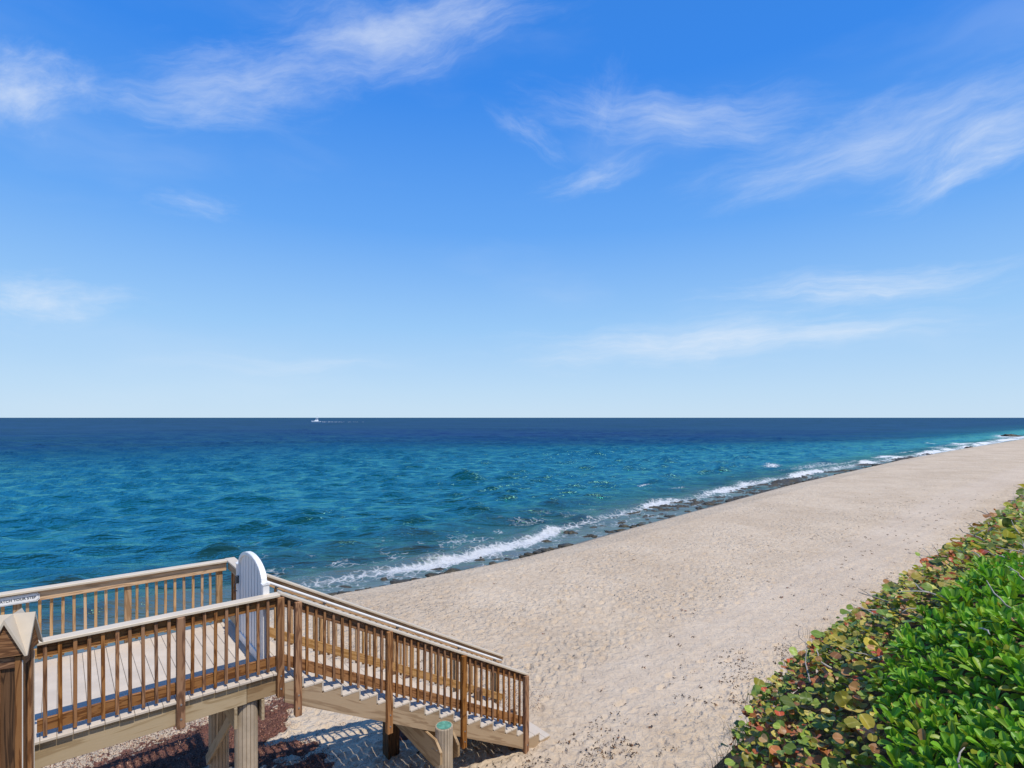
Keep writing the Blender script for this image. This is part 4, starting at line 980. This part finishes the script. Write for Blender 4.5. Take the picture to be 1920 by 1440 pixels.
def plant_dune():
    g = np.random.default_rng(404); NC = 90000
    S = 1.4 * (60 / 1.4) ** g.random(NC); q = g.uniform(-2.2, 3.1, NC); n_ = q - 2.45 + dune_crest(np.maximum(S, 1.5))
    X, Y_ = xy_of(S, n_); Rr = np.hypot(X, Y_); Z = CAMZ - canopy_h(S, n_); yy = np.maximum(Y_, 0.1)
    U = CX + F * X / yy; Vv = HY + F * (CAMZ - Z) / yy
    ok = (Y_ > 0.8) & (Rr > 1.5) & (((U > -60) & (U < 1990) & (Vv < 1500)) | ((np.abs(X / yy) < 1.25) & (Rr < 9)))
    S, n_, X, Y_, Rr, Z = (k[ok] for k in (S, n_, X, Y_, Rr, Z)); SCV = is_scaevola_v(S, n_)
    SPC = np.where(SCV, 0.092, 0.095) * (1 + np.maximum(0, Rr - 7) / 16.0)
    cell = {}; kept = []
    for i in range(len(S)):
        x, y, sp = X[i], Y_[i], SPC[i]; kx, ky = int(x // 0.1), int(y // 0.1); rad = int(sp // 0.1) + 1; good = True
        for ax in range(kx - rad, kx + rad + 1):
            for ay in range(ky - rad, ky + rad + 1):
                for (px, py) in cell.get((ax, ay), ()):
                    if (px - x) ** 2 + (py - y) ** 2 < sp * sp: good = False; break
                if not good: break
            if not good: break
        if good: cell.setdefault((kx, ky), []).append((x, y)); kept.append(i)
    S, n_, X, Y_, Rr, Z, SCV = (k[kept] for k in (S, n_, X, Y_, Rr, Z, SCV))
    e = 0.25; ch = lambda a_, b_: CAMZ - canopy_h(a_, b_)
    dzs = (ch(S + e, n_) - ch(S - e, n_)) / (2 * e); dzn = (ch(S, n_ + e) - ch(S, n_ - e)) / (2 * e)
    NX = -dzs * DV[0] - dzn * NV[0]; NY = -dzs * DV[1] - dzn * NV[1]
    LUMP = 0.26 * (fbm(X * 1.6, Y_ * 1.6, 901, 3) - 0.5) + 0.12 * (fbm(X * 5, Y_ * 5, 911, 3) - 0.5)
    RED = fbm(X * 0.6, Y_ * 0.6, 931, 3); SMALL = fbm(X * 2.2, Y_ * 2.2, 951, 3) < 0.40; TW = fbm(X * .5, Y_ * .5, 961, 3) < 0.5
    # assign points to shrubs by nearest shrub centre
    def centres(test, step0, grow):
        cs = []
        for i in np.argsort(Rr):
            if test != SCV[i]: continue
            d = step0 + grow * Rr[i]
            if all((X[i] - c[0]) ** 2 + (Y_[i] - c[1]) ** 2 > d * d for c in cs): cs.append((float(X[i]), float(Y_[i])))
        return cs
    sc_c = centres(True, 0.62, 0.06); sg_c = centres(False, 0.75, 0.16)
    SH = {}
    sc_c.sort(key=lambda c: c[1]); sg_c.sort(key=lambda c: c[1])
    for i, c in enumerate(sc_c): SH[('s', i)] = Shrub('naupaka_shrub', 'bright green shrub with glossy spoon-shaped leaves, %s of its kind from the bottom edge' % ordw[min(i, 35)], 'shrub', 'bright green shrubs on the dune', *c)
    for i, c in enumerate(sg_c): SH[('g', i)] = Shrub('sea_grape_shrub', 'sea grape with round olive and russet leaves, %s of its kind from the bottom edge' % ordw[min(i, 35)], 'shrub', 'sea grapes along the dune edge', *c)
    for ii in range(len(S)):
        x, y, r = float(X[ii]), float(Y_[ii]), float(Rr[ii])
        sc = bool(SCV[ii]); k = 's' if sc else 'g'; cs = sc_c if sc else sg_c
        i = min(range(len(cs)), key=lambda j: (cs[j][0] - x) ** 2 + (cs[j][1] - y) ** 2); sh = SH[(k, i)]
        nrm = Vector((NX[ii], NY[ii], 1)).normalized()
        z = float(Z[ii] + LUMP[ii] * (1.0 if sc else 1.1))
        base = Vector((x, y, z)); big = 1 + max(0, r - 8) / 14.0
        if sc:
            axis = (nrm * 0.55 + Vector((0, 0, 0.8)) + Vector((GR.gauss(0, .22), GR.gauss(0, .22), 0))).normalized()
            nl = (9 + GR.randrange(5)) if r < 6 else 8; size0 = 0.110 * GR.uniform(0.85, 1.25) * big
            t0 = axis.orthogonal().normalized(); t1 = axis.cross(t0)
            for j in range(nl):
                a = j * 2.4 + GR.uniform(-.3, .3); f_ = j / nl; tilt = R(18 + 62 * f_ + GR.uniform(-8, 8))
                d = axis * math.cos(tilt) + (t0 * math.cos(a) + t1 * math.sin(a)) * math.sin(tilt)
                up = axis * math.sin(tilt) - (t0 * math.cos(a) + t1 * math.sin(a)) * math.cos(tilt)
                up = up if GR.random() < 0.9 else -up
                hue = GR.random(); v = GR.uniform(0.6, 1.25)
                col = (0.185 * v + 0.14 * hue ** 3, (0.43 - 0.06 * (j / nl)) * v, 0.036 * v) if hue < 0.975 else GR.choice([(0.40, 0.30, 0.05), (0.30, 0.17, 0.06), (0.34, 0.33, 0.07)])
                sh.add(base - axis * (0.05 + 0.055 * f_), frame(d, up), size0 * (0.75 + 0.5 * (1 - abs(f_ - 0.6))), GR.randrange(4), 's', col)
            if GR.random() < 0.03 and r < 9:
                sh.twigs.append(('twig', twig_path(base + axis * 0.02, Vector((GR.gauss(0, 1), GR.gauss(0, 1), GR.uniform(0, 0.5))), GR.uniform(0.12, 0.34), 6, 0.05, 0.4), 0.008, 0.003, 'twig'))
            if r < 5 and GR.random() < 0.35: sh.twigs.append(('stem', [base - axis * 0.05, base - axis * 0.2 + Vector((GR.gauss(0, .03), GR.gauss(0, .03), 0)), base - axis * 0.4 + Vector((GR.gauss(0, .07), GR.gauss(0, .07), -0.05))], 0.006, 0.009, 'stem'))
        else:
            for j in range(4 if r > 12 else 7):
                d = Vector((GR.gauss(0, 1), GR.gauss(0, 1), GR.gauss(0.15, 0.35))).normalized()
                up = (nrm * 0.5 + Vector((0.15, -0.35, 0.9)) + Vector((GR.gauss(0, .45), GR.gauss(0, .45), 0))).normalized()
                c = GR.random(); v = GR.uniform(0.65, 1.3); red = RED[ii]
                if c < 0.16 + 0.9 * max(0, red - 0.48): col = GR.choice([(0.20, 0.055, 0.018), (0.26, 0.095, 0.035), (0.30, 0.16, 0.07), (0.30, 0.06, 0.025), (0.17, 0.08, 0.03), (0.24, 0.13, 0.06)])
                elif c < 0.62: col = GR.choice([(0.25, 0.20, 0.030), (0.18, 0.165, 0.024), (0.30, 0.24, 0.06), (0.15, 0.14, 0.022)])
                else: col = GR.choice([(0.12, 0.17, 0.024), (0.09, 0.135, 0.022), (0.16, 0.21, 0.035), (0.065, 0.085, 0.018)])
                col = tuple(min(0.6, k_ * v * 1.9) for k_ in col)
                size = GR.choice([0.045, 0.055, 0.065, 0.08, 0.09, 0.11, 0.145]) * big * (0.8 if j > 2 else 1.0)
                if SMALL[ii]: size *= 0.62
                b = base + Vector((GR.gauss(0, .05 * big), GR.gauss(0, .05 * big), GR.uniform(-0.22, 0.03)))
                sh.add(b, frame(d, up), size, GR.randrange(4), 'g', col)
            if GR.random() < (0.04 if TW[ii] else 0.14) * (0.4 if n_[ii] - dune_crest(S[ii]) > -0.15 else 1.0):
                h = Vector((GR.gauss(0, 1), GR.gauss(0, 1), GR.uniform(-0.1, 0.45)))
                pts = twig_path(base + Vector((0, 0, -0.08)), h, GR.uniform(0.2, 0.5) * big ** 0.6, 6, 0.03, 0.32); r0 = GR.uniform(0.006, 0.013) * big ** 0.6
                sh.twigs.append(('twig', pts, r0, r0 * 0.4, 'twig'))
                if GR.random() < 0.7: sh.twigs.append(('twig', twig_path(pts[3], h + Vector((GR.gauss(0, .8), GR.gauss(0, .8), 0.2)), GR.uniform(0.15, 0.35) * big ** 0.6, 5, 0.0, 0.3), r0 * 0.6, r0 * 0.25, 'twig'))
    for sh in SH.values(): sh.build()
    return SH
SHR = plant_dune()
print('shrubs', len(SHR), 'objects', len(bpy.data.objects))

# ------------------------------------------------------------------ grass on the dune foot
def grass():
    t = NT('dry beach grass'); oi = t.n('Attribute', attribute_name='col'); t.setp(base=oi.outputs['Color'], rough=0.6, spec=0.2); gm = t.mat
    g = np.random.default_rng(88); tufts = []
    px = [(1370, 1430), (1395, 1385), (1420, 1330), (1440, 1350), (1465, 1290), (1490, 1255), (1400, 1420), (1535, 1200), (1430, 1400)]
    for i, (u, v) in enumerate(sorted(px, key=lambda p: -p[1])):
        # walk the pixel's ray down to the ground
        Y = 3.0
        while Y < 25:
            x = (u - CX) / F * Y; z = CAMZ - (v - HY) / F * Y
            if z <= float(gz(np.array([x]), np.array([Y]))[0]): break
            Y += 0.03
        x0, y0 = x, Y; z0 = float(gz(np.array([x]), np.array([Y]))[0])
        V = []; T = []; C = []; k = 0
        for _ in range(60):
            bx, by = g.normal(0, 0.16, 2); bz = float(gz(np.array([x0 + bx]), np.array([y0 + by]))[0]) - z0 - 0.01
            L = g.uniform(0.15, 0.42); a = g.uniform(0, 6.28); ln = g.uniform(0.1, 0.7); w = 0.004
            col = np.array([(0.13, 0.10, 0.045), (0.07, 0.10, 0.03), (0.20, 0.15, 0.075), (0.05, 0.08, 0.02)][g.integers(4)]) * g.uniform(.7, 1.2)
            px_, py_ = -math.sin(a) * w, math.cos(a) * w; dx, dy = math.cos(a), math.sin(a)
            P = [(0, 0), (0.5, 0.28 * ln), (0.85, 0.75 * ln), (1.0, 1.15 * ln)]
            for j, (zz, oo) in enumerate(P):
                ww = (1, .8, .5, .08)[j]; V += [(bx + dx * oo * L + px_ * ww, by + dy * oo * L + py_ * ww, bz + zz * L * (1 - .3 * ln)), (bx + dx * oo * L - px_ * ww, by + dy * oo * L - py_ * ww, bz + zz * L * (1 - .3 * ln))]
                C += [col, col]
            T += [(k + 2 * j, k + 2 * j + 1, k + 2 * j + 3, k + 2 * j + 2) for j in range(3)]; k += 8
        me = mesh_np('grass_tuft', V, T); attr_c(me, 'col', np.array(C)); o = obj('grass_tuft', me, gm, None, (x0, y0, z0))
        tag(o, 'thin dry grass tuft on the dune foot, %s from the bottom edge' % ordw[i], 'grass', 'grass tufts on the dune foot')
grass()
